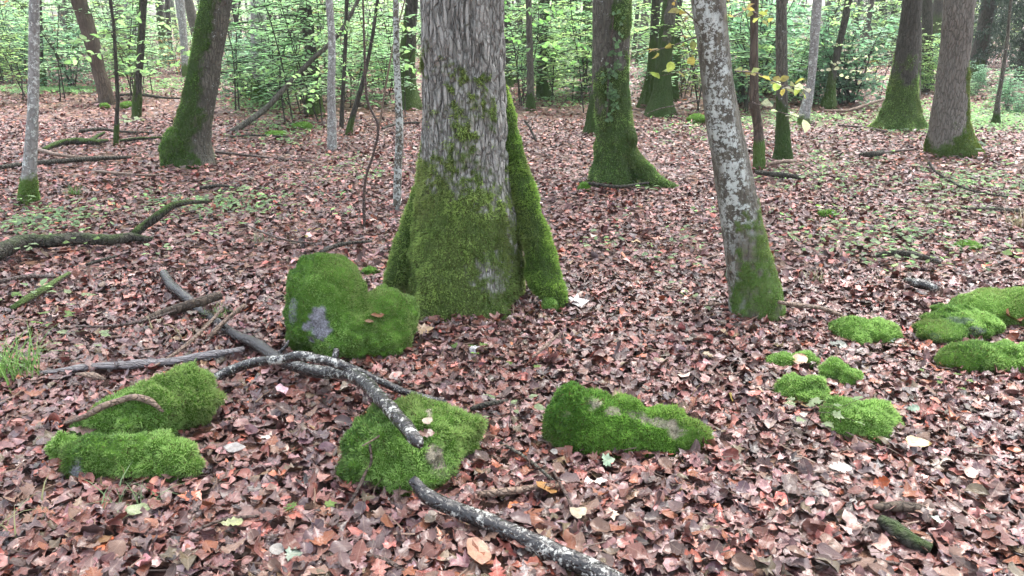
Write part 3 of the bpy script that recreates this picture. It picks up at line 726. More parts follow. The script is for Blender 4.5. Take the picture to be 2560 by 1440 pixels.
def stone(key, front, lumps, label, bare=(), pale=0., sub=5, L=.016, wd=.0032, dens=90000, mx=60000, cols=MOSS_A, bumps=.022, seed=1, name='mossy_stone', cat='stone', origin=None, pw=9.):
    """front: pixel of the front foot; lumps: (px, py, rx px, ry px, depth offset m, depth/width ratio)"""
    pf, tf = at(*front); E = []
    for (px, py, rx, ry, dy, q) in lumps:
        p, t = onY(px, py, pf[1]+dy); a = rx*t/F; b = a*q
        ph = PITCH+math.atan((py-720)/F); c = math.sqrt(max((ry*t/F)**2-(b*math.sin(ph))**2, (a*.25)**2))/math.cos(ph)+.012; p[2] += .012
        E.append((p, np.array([a, b, c])))
    o3 = np.mean([e[0] for e in E], 0) if origin is None else E[origin][0]
    o3 = o3.copy(); gz = float(gh(o3[0], o3[1])); o3[2] = min(o3[2], gz+.04)
    U, Fc = ICO[sub]
    rad = np.zeros(len(U))
    acc = np.zeros(len(U))
    for (c, ab) in E:
        d = U/ab; m = (o3-c)/ab
        A = (d*d).sum(1); B = (d*m).sum(1); Cc = (m*m).sum()-1
        disc = B*B-A*Cc; s = np.where(disc > 0, (-B+np.sqrt(np.maximum(disc, 0)))/A, 0.)
        acc += np.maximum(s, 0)**pw
    rad = acc**(1/pw)
    rad = np.maximum(rad, .03)
    P = o3+U*rad[:, None]
    sc_ = rad.max()
    bumps = bumps*1.3
    P = P+U*(bumps*fbm(P*7+seed*3.1, 3, seed)+bumps*.45*noise(P*24+seed, seed+2)+bumps*.9*np.abs(noise(P*13+seed, seed+5))+bumps*.6*np.abs(noise(P*27+seed, seed+6))-bumps*.75)[:, None]
    z = P[:, 2]-gh(P[:, 0], P[:, 1])
    px, py = proj(P)
    ms = np.ones(len(P)); nn = fbm(P*26, 4, seed+9)
    facing = U[:, 1] < .35
    for bz in bare:
        bx, by, ra, rb = bz[:4]
        ms -= facing*sstep(1.35, .55, np.hypot((px-bx)/ra, (py-by)/rb)+.9*nn)*(bz[4] if len(bz) > 4 else 1.)
    ms = np.clip(ms, 0, 1)
    tri = Fc[(z[Fc].max(1) > -.06)]
    used = np.unique(tri); mp = np.full(len(P), -1); mp[used] = np.arange(len(used))
    base = np.array([o3[0], o3[1], gz])
    root = empty(name, base, label, cat)
    me = mesh_np('rock', P[used]-base, mp[tri], attrs={'moss': ms[used], 'pale': np.full(len(used), pale)})
    obj('rock', me, M['stone'], root)
    b = blades_on(P-base, tri, sstep(.15, .9, ms)*(z > -.01), dens*.62, L*.95, wd*1.5, cols, maxn=int(mx*.62), grav=.12, drop=.05)
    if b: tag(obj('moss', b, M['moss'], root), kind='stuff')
    for (c, ab) in E: STONE_FOOT.append((c[0], c[1], ab[0], ab[1]))
    STONES[key] = (P, z)
    return root

stone('S1', (880, 905), [(820, 772, 98, 136, .20, .95), (768, 812, 60, 98, .16, 1.), (870, 840, 105, 72, .12, .8), (972, 800, 74, 76, .20, .9), (945, 850, 85, 58, .12, .7)],
      'tallest mossy boulder, with a bare grey oval patch, leaning by the huge oak', bare=[(795, 818, 32, 44), (733, 770, 12, 48, .65)], sub=5, dens=110000, L=.013, wd=.003, mx=70000, bumps=.024, seed=2, pw=14.)
stone('S2', (430, 1112), [(480, 1000, 74, 72, .18, .8), (380, 1030, 92, 72, .10, .7), (300, 1065, 76, 56, .05, .7), (235, 1085, 50, 38, .05, .8)],
      'long mossy stone with a bent dead stick lying across it', dens=100000, L=.018, mx=65000, bumps=.03, seed=4)
stone('S3', (330, 1216), [(345, 1156, 112, 66, .10, .5), (240, 1158, 74, 56, .09, .7), (430, 1166, 66, 42, .08, .6), (480, 1174, 32, 20, .06, .7)],
      'low elongated mossy stone in front of the one with the bent stick', bare=[(188, 1168, 16, 28, .8)], dens=110000, L=.017, mx=50000, bumps=.025, seed=6)
stone('S3b', (165, 1178), [(166, 1132, 44, 48, .06, .8)], 'small round moss clump at the end of the low elongated mossy stone', sub=4, dens=110000, L=.017, mx=16000, seed=7)
stone('S4', (1030, 1262), [(1020, 1120, 150, 112, .26, .9), (950, 1150, 92, 88, .18, .9), (1120, 1092, 92, 72, .32, .8), (1050, 1190, 95, 66, .14, .8)],
      'rounded mossy stone pinned under a lichen-spotted black branch', bare=[(1086, 1140, 24, 26), (1072, 1045, 12, 30, .8), (1108, 1180, 42, 20, .45)], pale=1., dens=110000, L=.019, wd=.0034, mx=80000, bumps=.028, seed=8)
stone('S5', (1520, 1162), [(1428, 1062, 50, 88, .16, 1.1), (1475, 1075, 82, 80, .15, .8), (1555, 1085, 110, 72, .15, .6), (1640, 1093, 100, 62, .15, .55), (1708, 1102, 68, 44, .14, .7)],
      'peaked ridge-shaped mossy stone with bare tan patches along its crest', bare=[(1490, 1008, 24, 16, .8), (1535, 1028, 30, 13, .75), (1595, 1040, 34, 12, .6), (1645, 1056, 36, 15, .75), (1690, 1075, 24, 16, .8), (1415, 1036, 20, 10, .5)], pale=1., dens=120000, L=.017, cols=((.080, .200, .035), (.27, .50, .095)), mx=80000, bumps=.024, seed=10)
stone('S6', (2005, 1020), [(2006, 986, 62, 38, .09, .9)], 'small round moss dome between two other mossy stones', sub=4, dens=110000, L=.016, mx=20000, seed=12)
stone('S7', (2160, 1116), [(2155, 1062, 92, 54, .14, .8), (2120, 1050, 60, 46, .12, .9)], 'rounded moss dome beside a green seedling', sub=5, dens=110000, L=.017, mx=34000, seed=14)
stone('S8', (2000, 925), [(1945, 912, 42, 17, .05, .7), (2010, 906, 44, 17, .08, .6)], 'low curved mossy ridge carrying one orange leaf', sub=4, dens=100000, L=.013, mx=14000, seed=16)
stone('S8b', (2110, 965), [(2082, 932, 44, 24, .06, .6), (2118, 950, 38, 20, .02, .6)], 'thin mossy ridge trailing down from the orange leaf', sub=4, dens=100000, L=.013, mx=12000, seed=17)
stone('S9', (2180, 865), [(2195, 838, 62, 32, .10, .8), (2125, 828, 46, 28, .12, .8), (2140, 852, 34, 16, .04, .8)], 'twin-humped low moss mound below the fallen stick', sub=4, dens=90000, L=.015, mx=22000, seed=18)
stone('S10', (2430, 862), [(2480, 778, 100, 46, .36, .8), (2400, 812, 92, 42, .16, .8), (2350, 835, 58, 26, .06, .9), (2560, 770, 70, 44, .3, .8)],
      'wide flat mossy rock with a worn grey-green shoulder', bare=[(2390, 800, 50, 12, .5), (2440, 830, 24, 16, .6), (2340, 840, 20, 12, .4)], dens=80000, L=.013, mx=44000, bumps=.03, seed=20)
stone('S11', (2480, 946), [(2440, 905, 92, 42, .12, .6), (2540, 908, 100, 46, .12, .6), (2620, 912, 70, 44, .14, .7)], 'thick mossy bolster of stone in front of the wide flat mossy rock', dens=90000, L=.016, mx=44000, bumps=.02, seed=22)
stone('S12', (1376, 784), [(1376, 766, 22, 18, .04, .9)], 'tiny moss cushion at the tip of the oak root', sub=4, dens=90000, L=.012, mx=3000, seed=24, bumps=.008)
for k, (px, py, rx, ry, lab) in enumerate([(1461, 470, 16, 9, 'small moss tuft at one end of a dark stick'), (1606, 466, 11, 6, 'small moss tuft under the long low root'), (2065, 538, 20, 9, 'leafy green moss mound under a seedling out in the litter'),
      (2420, 618, 34, 8, 'flat green moss patch beyond the black bent branch'), (925, 686, 20, 10, 'small moss patch behind the tallest boulder'), (262, 267, 14, 7, 'moss patch at the foot of the leaning brown trunk'), (690, 338, 26, 7, 'flat moss streak near the propped dead branch'), (757, 318, 26, 9, 'mossy lump of rotten wood behind the flat moss streak'),
      (318, 265, 18, 8, 'mossy log end behind the dark post-like trunk'), (1742, 300, 26, 10, 'mossy grey stone behind the leaning lichened trunk')]):
    stone('m%d' % k, (px, py+ry), [(px, py, rx, ry, .05, .8)], lab, sub=4, dens=26000, L=.018, wd=.006, mx=2500, cols=MOSS_C, seed=30+k, name='moss_mound', cat='moss mound', bumps=.015)
def stone_top(key, px, py):
    """3-D point of the stone seen at that pixel"""
    P, z = STONES[key]; qx, qy = proj(P); d = np.hypot(qx-px, qy-py); near = d < 14
    if not near.any(): return P[d.argmin()]
    q = P[near]; return q[q[:, 1].argmin()]

# ------------------------------------------------------------------ fallen branches and sticks
pole('fallen_branch', [(408, 684, 20, 0), (430, 714, 24, 0), (462, 740, 23, -.005), (500, 774, 21, -.02), (545, 806, 22, -.01), (590, 838, 25, 0), (640, 860, 29, .02), (690, 894, 31, .04), (740, 914, 29, .05), (800, 931, 30, .06), (855, 932, 32, .08), (905, 952, 33, .13), (955, 1000, 32, .18), (1000, 1050, 31, .22), (1028, 1084, 31, .235), (1044, 1104, 27, .23), (1052, 1116, 12, .225)],
     'long wet black branch with white lichen running up onto the rounded mossy stone', 'wetstick', 18, lichen=1., rough=.13, seed=61, step=.02, lpx=(650, 900), forks=[[(690, 890, 10, .06), (712, 868, 8, .10), (722, 850, 5, .13)], [(560, 818, 9, .02), (548, 800, 7, .05)]])
pole('fallen_branch', [(1030, 1196, 24, .10), (1060, 1232, 34, .06), (1090, 1252, 40, .04), (1150, 1278, 38, .02), (1220, 1303, 42, .01), (1290, 1335, 46, 0), (1380, 1376, 49, 0), (1470, 1418, 51, 0), (1560, 1470, 58, 0), (1640, 1520, 58, 0)],
     'wet black lichened branch sloping down from the rounded mossy stone', 'wetstick', 18, lichen=1., rough=.10, seed=62, step=.02)
pole('fallen_branch', [(540, 945, 20, .05), (585, 924, 22, .07), (640, 906, 22, .10), (700, 899, 21, .13), (750, 890, 23, .15), (800, 899, 21, .15), (850, 912, 21, .14), (905, 934, 19, .10), (960, 958, 20, .05), (1020, 982, 18, .02), (1075, 996, 14, .01), (1115, 1006, 10, 0)],
     'bowed lichened branch lying over the long black one', 'wetstick', 14, lichen=1., rough=.14, seed=63, step=.02, forks=[[(835, 905, 14, .15), (840, 885, 16, .18), (842, 872, 12, .20)]])
pole('split_log', [(95, 930, 12, 0), (200, 918, 26, 0), (330, 910, 30, 0), (440, 900, 30, 0), (540, 886, 28, .01), (612, 874, 20, .01)], 'flat grey split length of wood half sunk in leaves', 'greystick', 10, 'log', rough=.3, seed=64, flat=.6)
pole('wood_splinter', [(190, 935, 10, .01), (225, 938, 26, .01), (262, 948, 8, .01)], 'pale broken splinter against the grey split wood', 'tanstick', 8, 'stick', rough=.3, seed=65, flat=.5)
pole('fallen_branch', [(350, 806, 10, 0), (400, 786, 20, 0), (450, 768, 24, .02), (500, 752, 22, .04), (552, 736, 20, .05)], 'short curved brown-grey limb crossing the black branch', 'dead', 12, rough=.2, seed=66)
pole('twig', [(190, 816, 5, .01), (250, 817, 6, .01), (310, 812, 7, .02), (380, 797, 6, .03), (440, 776, 5, .04)], 'thin dark knobbly twig below the curved brown-grey limb', 'brownstick', 7, 'twig', rough=.3, seed=67, forks=[[(300, 813, 4, .02), (302, 800, 3, .05)], [(385, 797, 4, .03), (372, 790, 3, .05)]])
pole('forked_stick', [(612, 762, 9, .10), (575, 792, 10, .06), (548, 818, 12, .03), (524, 846, 12, 0)], 'tan forked stick standing up beside a grass tuft', 'tanstick', 8, 'stick', rough=.2, seed=68)
pole('long_twig', [(556, 772, 7, .07), (520, 812, 9, .05), (460, 868, 9, .03), (400, 908, 7, .01), (350, 934, 5, 0)], 'long pale twig slanting down to the grey split wood', 'tanstick', 7, 'twig', rough=.2, seed=69)
pole('fallen_branch', [(-70, 655, 38, .02), (0, 628, 38, .02), (60, 606, 34, .01), (140, 600, 30, .02), (200, 598, 27, .01), (270, 600, 26, .02), (330, 592, 22, .01), (385, 596, 12, 0)], 'thick dark rotting branch entering among green seedlings', 'dark', 16, moss=.35, rough=.2, seed=70, step=.03)
pole('fallen_branch', [(335, 588, 20, 0), (360, 565, 20, .05), (395, 540, 18, .12), (430, 515, 15, .18), (470, 506, 11, .18), (528, 503, 6, .15)], 'arched grey-green branch rising off the thick dark rotting one', 'dark', 12, moss=.55, rough=.2, seed=71)
pole('mossy_stick', [(30, 772, 14, 0), (60, 752, 20, 0), (110, 722, 20, .01), (172, 684, 12, .02)], 'short thick stick with green moss along its top', 'brownstick', 10, 'stick', moss=1.1, rough=.2, seed=72)
pole('fallen_branch', [(-40, 712, 12, 0), (30, 698, 13, 0), (75, 690, 12, 0), (140, 692, 8, 0)], 'smooth dark stick above the moss-topped one', 'brownstick', 8, rough=.15, seed=73)
pole('mossy_branch', [(108, 374, 12, 0), (145, 358, 14, .03), (190, 352, 16, .03), (235, 354, 14, .02), (268, 352, 7, 0)], 'low forked branch furred with moss', 'dark', 10, moss=1.0, rough=.25, seed=74, forks=[[(225, 352, 10, .03), (245, 340, 9, .06), (262, 330, 5, .10)]])
for k, (pts, lab, mt, ms) in enumerate([
  ([(0, 418, 11, 0), (60, 410, 12, 0), (150, 403, 13, 0), (230, 396, 12, 0), (330, 394, 7, 0)], 'long dark stick lying past the slim pale lichened stem', 'dark', 0),
  ([(90, 372, 9, .02), (140, 386, 9, .01), (200, 394, 8, 0), (300, 392, 6, 0)], 'bleached stick crossing just above the long dark stick', 'tanstick', 0),
  ([(200, 328, 9, .03), (250, 322, 8, .03), (300, 328, 6, .0), (385, 332, 5, 0)], 'dark stick behind the low mossy forked branch', 'dark', 0),
  ([(300, 237, 6, .02), (350, 236, 6, .02), (400, 243, 6, .01), (462, 246, 4, 0)], 'thin crooked far twig before the bent dark trunk', 'dark', 0),
  ([(240, 428, 7, 0), (300, 434, 7, 0), (360, 438, 6, 0), (410, 436, 4, 0)], 'bleached stick lying by the bent dark trunk', 'tanstick', 0),
  ([(500, 470, 8, 0), (545, 464, 8, .01), (592, 468, 7, 0)], 'short dark stick in the open litter below the bent dark trunk', 'dark', 0),
  ([(300, 352, 8, 0), (350, 346, 8, .01), (412, 343, 6, 0)], 'greenish stick reaching to the mossy swollen foot', 'dark', .6),
  ([(575, 341, 5, 0), (640, 338, 5, .01), (720, 342, 4, 0)], 'thin stick at the foot of the propped dead branch', 'dark', 0),
  ([(540, 380, 6, 0), (620, 388, 6, 0), (700, 398, 5, 0), (780, 402, 4, 0)], 'long thin twig between the bent dark trunk and the whitish stem', 'brownstick', 0),
  ([(955, 322, 5, .02), (1000, 308, 5, .05), (1050, 306, 5, .04)], 'thin dark twig running up behind the huge oak', 'dark', 0),
  ([(1892, 432, 10, 0), (1920, 434, 14, .01), (1965, 438, 13, .01), (2002, 443, 9, 0)], 'black log piece at the foot of the knotty brownish stem', 'dark', 0),
  ([(1918, 412, 9, .02), (1950, 404, 10, .04), (1990, 402, 7, .03)], 'tan stick resting behind the black log piece', 'tanstick', 0),
  ([(2148, 386, 10, 0), (2180, 384, 15, .01), (2206, 382, 13, .01)], 'stubby black log out in the open litter', 'dark', 0),
  ([(2200, 382, 6, 0), (2240, 378, 6, .01), (2285, 374, 4, 0)], 'thin stick trailing from the stubby black log', 'brownstick', 0),
  ([(2322, 405, 6, .18), (2335, 425, 6, .12), (2375, 452, 6, .06), (2430, 476, 5, .03), (2520, 492, 4, 0)], 'thin black bent branch in front of the straight grey-barked trunk', 'dark', 0),
  ([(2060, 277, 6, 0), (2120, 276, 8, .01), (2165, 262, 7, .08), (2215, 246, 5, .2)], 'pale stick leaning to the broad root flare', 'tanstick', 0),
  ([(2095, 312, 4, 0), (2160, 318, 5, 0), (2218, 328, 4, 0)], 'thin reddish twig before the broad root flare', 'brownstick', 0),
  ([(2192, 640, 8, 0), (2215, 634, 14, .03), (2262, 634, 16, .05), (2310, 644, 15, .03), (2350, 656, 8, 0)], 'black bent branch near the green seedlings', 'dark', 0),
  ([(2425, 520, 6, 0), (2490, 522, 9, 0), (2600, 530, 10, 0)], 'lichened stick lying behind the flat green moss patch', 'grey', 0),
  ([(1948, 755, 9, .10), (1990, 762, 11, .08), (2050, 770, 11, .05), (2095, 785, 10, .02), (2150, 808, 5, 0)], 'bare tan stick poking out of the leaning lichened trunk foot', 'tanstick', 0),
  ([(1326, 897, 6, 0), (1360, 868, 8, .02), (1400, 832, 6, .05)], 'short pale twig standing out of the leaves before the oak root', 'tanstick', 0),
  ([(1196, 1236, 16, .0), (1240, 1232, 18, .01), (1300, 1224, 17, .01), (1350, 1216, 15, .01), (1395, 1214, 10, 0)], 'pinkish peeled stick beside the yellow leaf', 'tanstick', 0),
  ([(1385, 1180, 7, .03), (1410, 1225, 8, .03), (1438, 1280, 7, .01), (1462, 1325, 5, 0)], 'reddish thin twig crossing the pinkish peeled stick', 'brownstick', 0),
  ([(1250, 1105, 6, .01), (1310, 1140, 9, .01), (1360, 1180, 9, .01), (1395, 1212, 7, 0)], 'grey knobbly twig running into the pinkish peeled stick', 'grey', 0),
  ([(1175, 1022, 9, .01), (1215, 1010, 14, .02), (1268, 1000, 10, 0)], 'dark stick stub behind the rounded mossy stone', 'dark', 0),
  ([(2185, 1268, 16, 0), (2240, 1266, 26, 0), (2300, 1272, 24, 0), (2345, 1284, 12, 0)], 'ragged strip of brown bark above a dark log', 'dead', 0),
  ([(2205, 1302, 26, -.005), (2235, 1322, 40, -.005), (2275, 1350, 42, -.005), (2330, 1376, 30, -.01)], 'smooth dark log sunk among the leaves', 'dark', .4),
  ([(1448, 455, 5, .02), (1490, 460, 9, .02), (1550, 466, 8, .01), (1622, 456, 5, .04)], 'dark stick lying across the foot of the ivied trunk', 'dark', 0),
  ([(2265, 700, 14, .0), (2290, 706, 22, .01), (2325, 716, 20, .01), (2345, 722, 12, 0)], 'short log spotted with white lichen under a seedling', 'wetstick', 0),
  ([(610, 560, 4, .02), (700, 596, 5, .03), (790, 610, 4, .01)], 'thin red-brown twig in the open litter', 'brownstick', 0),
  ([(800, 632, 9, 0), (850, 612, 10, .02), (930, 604, 6, .01)], 'dark stick just behind the tallest boulder', 'dark', 0),
  ([(215, 662, 7, 0), (255, 650, 9, .01), (290, 640, 6, 0)], 'short dark stick under the thick rotting branch', 'dark', 0),
  ([(1740, 765, 5, 0), (1770, 762, 6, .01), (1815, 758, 4, 0)], 'short pale twig behind the leaning lichened trunk foot', 'tanstick', 0),
  ([(1310, 300, 4, .25), (1325, 320, 5, .15), (1340, 352, 5, 0)], 'thin dark sapling rod behind the oak root', 'dark', 0),
  ([(2040, 1420, 12, 0), (2150, 1400, 12, .01), (2260, 1412, 8, 0)], 'thin brown stick low among the leaves past the sunken log', 'brownstick', 0),
  ([(480, 1330, 8, 0), (560, 1300, 10, .01), (650, 1290, 7, 0)], 'brown twig in the leaves below the mossy stones', 'brownstick', 0),
  ([(1030, 1440, 10, 0), (960, 1400, 12, 0), (900, 1385, 8, 0)], 'dark twig among the leaves under the sloping branch', 'brownstick', 0)]):
    pole('stick' if len(pts) < 4 else 'fallen_stick', pts, lab, mt, 9, 'stick', moss=ms, lichen=.8 if mt in ('wetstick', 'grey') else 0., rough=.22, seed=90+k, step=.03)
def on_stone(name, key, pts, label, mat, seed, lift=.004, forks=(), cat='stick'):
    P = []; r = []
    for (px, py, wd, free) in pts:
        if free is None: p = stone_top(key, px, py).copy(); t = p[1]*CP-(p[2]-CAMH)*SP
        else: p, t = at(px, py, free)
        rad = wd/2*t/F; p = p+np.array([0, -.3, 1])*(rad*.6+lift); P.append(p); r.append(rad)
    P = np.array(P); base = P.mean(0)
    me, V, D = tube_mesh(name, P-base, r, 10, .015, .15, seed, {'moss': 0., 'lichen': .3})
    return tag(obj(name, me, M[mat], None, base), label, cat)
on_stone('bent_stick', 'S2', [(165, 1066, 8, .03), (205, 1040, 13, None), (262, 1012, 17, None), (310, 998, 17, None), (345, 990, 18, None), (380, 1002, 18, None), (416, 1026, 6, None)], 'bent dead stick with a pale snapped end lying on moss', 'tanstick', 81, .012)
on_stone('twig', 'S4', [(872, 1272, 8, .01), (892, 1240, 9, .05), (914, 1200, 8, None), (922, 1150, 7, None), (926, 1106, 6, None)], 'thin brown twig standing against the rounded mossy stone', 'brownstick', 82, .012, cat='twig')
on_stone('twig', 'S4', [(905, 1110, 4, None), (930, 1098, 5, None), (950, 1086, 4, None)], 'tiny twig bit lying on the rounded mossy stone', 'tanstick', 83, .012, cat='twig')

# ------------------------------------------------------------------ leaf litter
def wedge(n, y0, y1, marg, rng=R, p=1.):
    """points spread evenly over the view wedge"""
    out = []
    while sum(map(len, out)) < n:
        y = y0+(y1-y0)*rng.random(n*2); half = .66*y+marg
        keep = rng.random(n*2) < half/(.66*y1+marg); y = y[keep]; half = half[keep]
        out.append(np.stack([(rng.random(len(y))*2-1)*half, y], 1))
    return np.concatenate(out)[:n]
def clear(q, f=.80):
    ok = np.ones(len(q), bool)
    for (x, y, a, b) in STONE_FOOT: ok &= ((q[:, 0]-x)/(a*f))**2+((q[:, 1]-y)/(b*f))**2 > 1
    for (x, y, r) in TRUNK_FOOT: ok &= np.hypot(q[:, 0]-x, q[:, 1]-y) > r
    return ok
def litter_zone(n, y0, y1, marg, kinds, smin, smax, lay, rng):
    q = wedge(n, y0, y1, marg, rng); q = q[clear(q)]; parts = []
    kk = rng.choice(len(kinds), len(q), p=[k[1] for k in kinds])
    for i_, (tp, pr, ss) in enumerate(kinds):
        p = q[kk == i_]; n_ = len(p)
        z = gh(p[:, 0], p[:, 1])+rng.random(n_)**1.3*lay+.004
        tilt = np.abs(rng.normal(0, .20, n_)); up = rng.random(n_) < .05; tilt[up] = rng.uniform(.5, 1.25, up.sum())
        size = rng.uniform(smin, smax, n_)*ss; z = z+np.sin(tilt)*size*.28
        Rm = rotm(rng.uniform(0, 6.3, n_), tilt, rng.uniform(0, 6.3, n_))
        k1 = rng.normal(0, .6, n_); k2 = rng.normal(.10, .38, n_); size = np.where(rng.random(n_) < .28, size*.5, size)
        parts.append(place(tp, np.stack([p[:, 0], p[:, 1], z], 1), Rm, size, leafcols(n_, rng), k1, k2, rng.normal(0, .7, n_), rng.normal(0, .22, n_), rng))
    return join(parts)
g = np.random.default_rng(101)
near = litter_zone(33500, 1.15, 4.6, .9, [('beech', .34, 1.), ('hornbeam', .22, .9), ('oak', .28, 1.25), ('maple', .16, .95)], .040, .080, .020, g)
mid = join([litter_zone(24000, 4.6, 7.5, 1.2, [('mid', .62, 1.), ('midoak', .38, 1.2)], .045, .08, .028, g), litter_zone(44000, 7.5, 12.5, 1.2, [('hex', 1., 1.)], .05, .085, .03, g)])
far = litter_zone(100000, 12.5, 42, 2., [('dia', 1., 1.)], .07, .12, .04, g)
for nm, dat in (('near', near), ('mid', mid), ('far', far)):
    v, f, c, u = dat
    tag(obj('leaf_litter', mesh_np('leaf_litter', v, f, col=c, uv=u), M['litter' if nm == 'near' else 'litterfar']), 'wet brown fallen leaves carpeting the forest floor', 'leaf litter', 'carpet of fallen leaves', 'stuff')
# loose leaves lying on top, one object each
KINDS = [('beech', 'beech leaf', 'oval'), ('oak', 'oak leaf', 'lobed'), ('maple', 'maple leaf', 'star-shaped'), ('hornbeam', 'hornbeam leaf', 'narrow oval')]
COLS = [('russet', (.17, .048, .030)), ('dark brown', (.075, .036, .028)), ('tan', (.24, .135, .09)), ('greyish plum', (.13, .075, .072)), ('orange-brown', (.27, .08, .027)), ('olive-brown', (.13, .095, .042))]
LM = {}
for ki, (tp, _, _) in enumerate(KINDS):
    for ci, (_, c) in enumerate(COLS):
        for vi in range(2):
            k1, k2, k3, rp = g.normal(0, .6), g.normal(.15, .4), g.normal(0, .4), g.normal(0, .15)
            v, f, cc, u = place(tp, np.zeros((1, 3)), np.eye(3)[None], np.ones(1), np.array([c])*g.uniform(.8, 1.2), k1, k2, k3, rp, g)
            me = mesh_np('fallen_leaf', v, f, col=cc, uv=u); me.materials.append(M['litter']); LM[ki, ci, vi] = me
cnt = 0
while cnt < 270:
    px = g.uniform(-20, 2580); py = g.uniform(960, 1475)
    if g.random() > ((py-820)/620): continue
    p, t = at(px, py)
    if not clear(np.array([[p[0], p[1]]]), 1.02)[0]: continue
    ki = g.choice(4, p=[.36, .28, .18, .18]); ci = g.choice(6, p=[.26, .16, .15, .22, .11, .10])
    s = g.uniform(.05, .085)*(1.2 if ki == 1 else 1)
    o = obj('fallen_leaf', LM[ki, ci, int(g.integers(2))], None, None, (p[0], p[1], p[2]+.030+g.uniform(0, .012)))
    o.scale = (s, s, s); o.rotation_euler = (g.normal(0, .25), g.normal(0, .25), g.uniform(0, 6.3))
    tag(o, '%s %s lying wet and %s on top of the litter' % (COLS[ci][0], KINDS[ki][1], KINDS[ki][2]), 'leaf', 'loose fallen leaves on the litter'); cnt += 1
def one_leaf(px, py, tp, col, size, label, key=None, lift=.035, rot=(0, 0, 0), mat='litter', k=(.2, .1)):
    p = stone_top(key, px, py) if key else at(px, py)[0]
    v, f, cc, u = place(tp, np.zeros((1, 3)), np.eye(3)[None], np.ones(1)*size, np.array([col])*.68, k[0], k[1], 0, .08, g)
    o = obj('fallen_leaf', mesh_np('fallen_leaf', v, f, col=cc, uv=u), M[mat], None, (p[0], p[1]-(.012 if key else 0), p[2]+lift)); o.rotation_euler = rot
    tag(o, label, 'leaf')
one_leaf(2093, 1196, 'oak', (.5, .48, .42), .09, 'chalk-white lobed leaf showing its underside', rot=(.25, .1, .1), lift=.045)
one_leaf(1445, 1314, 'hornbeam', (.5, .42, .27), .08, 'clean cream-yellow leaf below the reddish twig', rot=(.35, .2, .9), lift=.05)
one_leaf(1363, 1250, 'round', (.50, .25, .06), .085, 'glowing amber leaf beside the pinkish peeled stick', rot=(.5, .1, 1.9), lift=.045)
one_leaf(1195, 1415, 'round', (.52, .28, .17), .105, 'large salmon-tan leaf standing half upright in the litter', rot=(.6, .1, 1.4), lift=.05)
one_leaf(2290, 1136, 'hornbeam', (.45, .30, .07), .09, 'mustard yellow leaf past the moss dome and seedling', rot=(.3, .05, -.25), lift=.05)
one_leaf(2008, 916, 'round', (.46, .21, .085), .085, 'orange leaf lying on the low curved mossy ridge', 'S8', .035, (.35, -.1, .5))
one_leaf(1062, 840, 'maple', (.52, .36, .20), .10, 'cream tan leaf at the foot of the boulder and oak', rot=(.4, 0, .4))
one_leaf(952, 780, 'beech', (.24, .085, .035), .07, 'rust leaf caught in the saddle of the tallest boulder', 'S1', .012, (.2, .1, .3))
one_leaf(925, 795, 'round', (.30, .17, .10), .05, 'small tan leaf stuck on the tallest boulder', 'S1', .012, (.2, .1, 1.3))
one_leaf(1072, 1045, 'hornbeam', (.55, .45, .34), .06, 'pale leaf resting on the rounded mossy stone', 'S4', .014, (.3, .1, 1.2))
one_leaf(1058, 1075, 'oak', (.17, .075, .05), .075, 'brown leaf caught behind the branch on the rounded stone', 'S4', .014, (.3, .2, .4))
one_leaf(205, 1078, 'oak', (.22, .12, .10), .10, 'pinkish brown leaf under the bent stick on moss', 'S2', .012, (.2, .1, .2))
one_leaf(590, 1140, 'beech', (.36, .34, .32), .08, 'whitish leaf lying flat between two mossy stones', rot=(.2, .1, .2))
one_leaf(580, 1330, 'oak', (.34, .38, .15), .075, 'pale lime-yellow lobed leaf in the litter', rot=(.2, .1, .3))
one_leaf(352, 1296, 'hornbeam', (.2, .27, .08), .08, 'half green half yellow leaf under the low elongated stone', rot=(.3, .1, .5))
one_leaf(697, 1398, 'round', (.3, .29, .26), .05, 'small whitish round leaf next to a grey-green one', rot=(.3, .1, .7))
one_leaf(735, 1410, 'maple', (.25, .34, .24), .06, 'grey-green pale leaf next to a small white one', rot=(.3, .1, .2))
one_leaf(1385, 1150, 'round', (.5, .48, .44), .035, 'little white leaf fragment before the peaked ridge stone', rot=(.3, .1, 1))
one_leaf(2060, 1255, 'hornbeam', (.42, .36, .27), .05, 'small cream leaf below the chalk-white leaf', rot=(.3, .1, 1))
one_leaf(2338, 1322, 'maple', (.46, .60, .46), .05, 'small mint green leaf by the sunken dark log', rot=(.2, .1, 1))
one_leaf(1518, 1175, 'maple', (.46, .66, .42), .06, 'mint green leaf at the foot of the peaked ridge stone', rot=(.9, .1, .4), lift=.04)
one_leaf(2275, 1048, 'oak', (.34, .50, .34), .06, 'small blue-green lobed leaf past the rounded moss dome', rot=(.8, 0, .2), lift=.05)
one_leaf(1825, 1010, 'hornbeam', (.52, .40, .06), .06, 'yellow leaf tip upright in the open litter', rot=(1.0, 0, 1.3))
one_leaf(1445, 770, 'maple', (.50, .48, .47), .14, 'large pale grey maple leaf by the oak root tip', rot=(.3, .1, .4))
one_leaf(2522, 822, 'beech', (.30, .10, .05), .13, 'curled russet leaf cupped beside the wide flat mossy rock', rot=(.5, .2, .3), lift=.06, k=(.9, .6))
one_leaf(2090, 878, 'oak', (.10, .14, .10), .10, 'dull dark green leaf beneath the twin-humped moss mound', rot=(.4, .1, .1))
one_leaf(2222, 862, 'maple', (.58, .66, .64), .06, 'bluish white leaf against the twin-humped moss mound', rot=(.6, .1, .1))

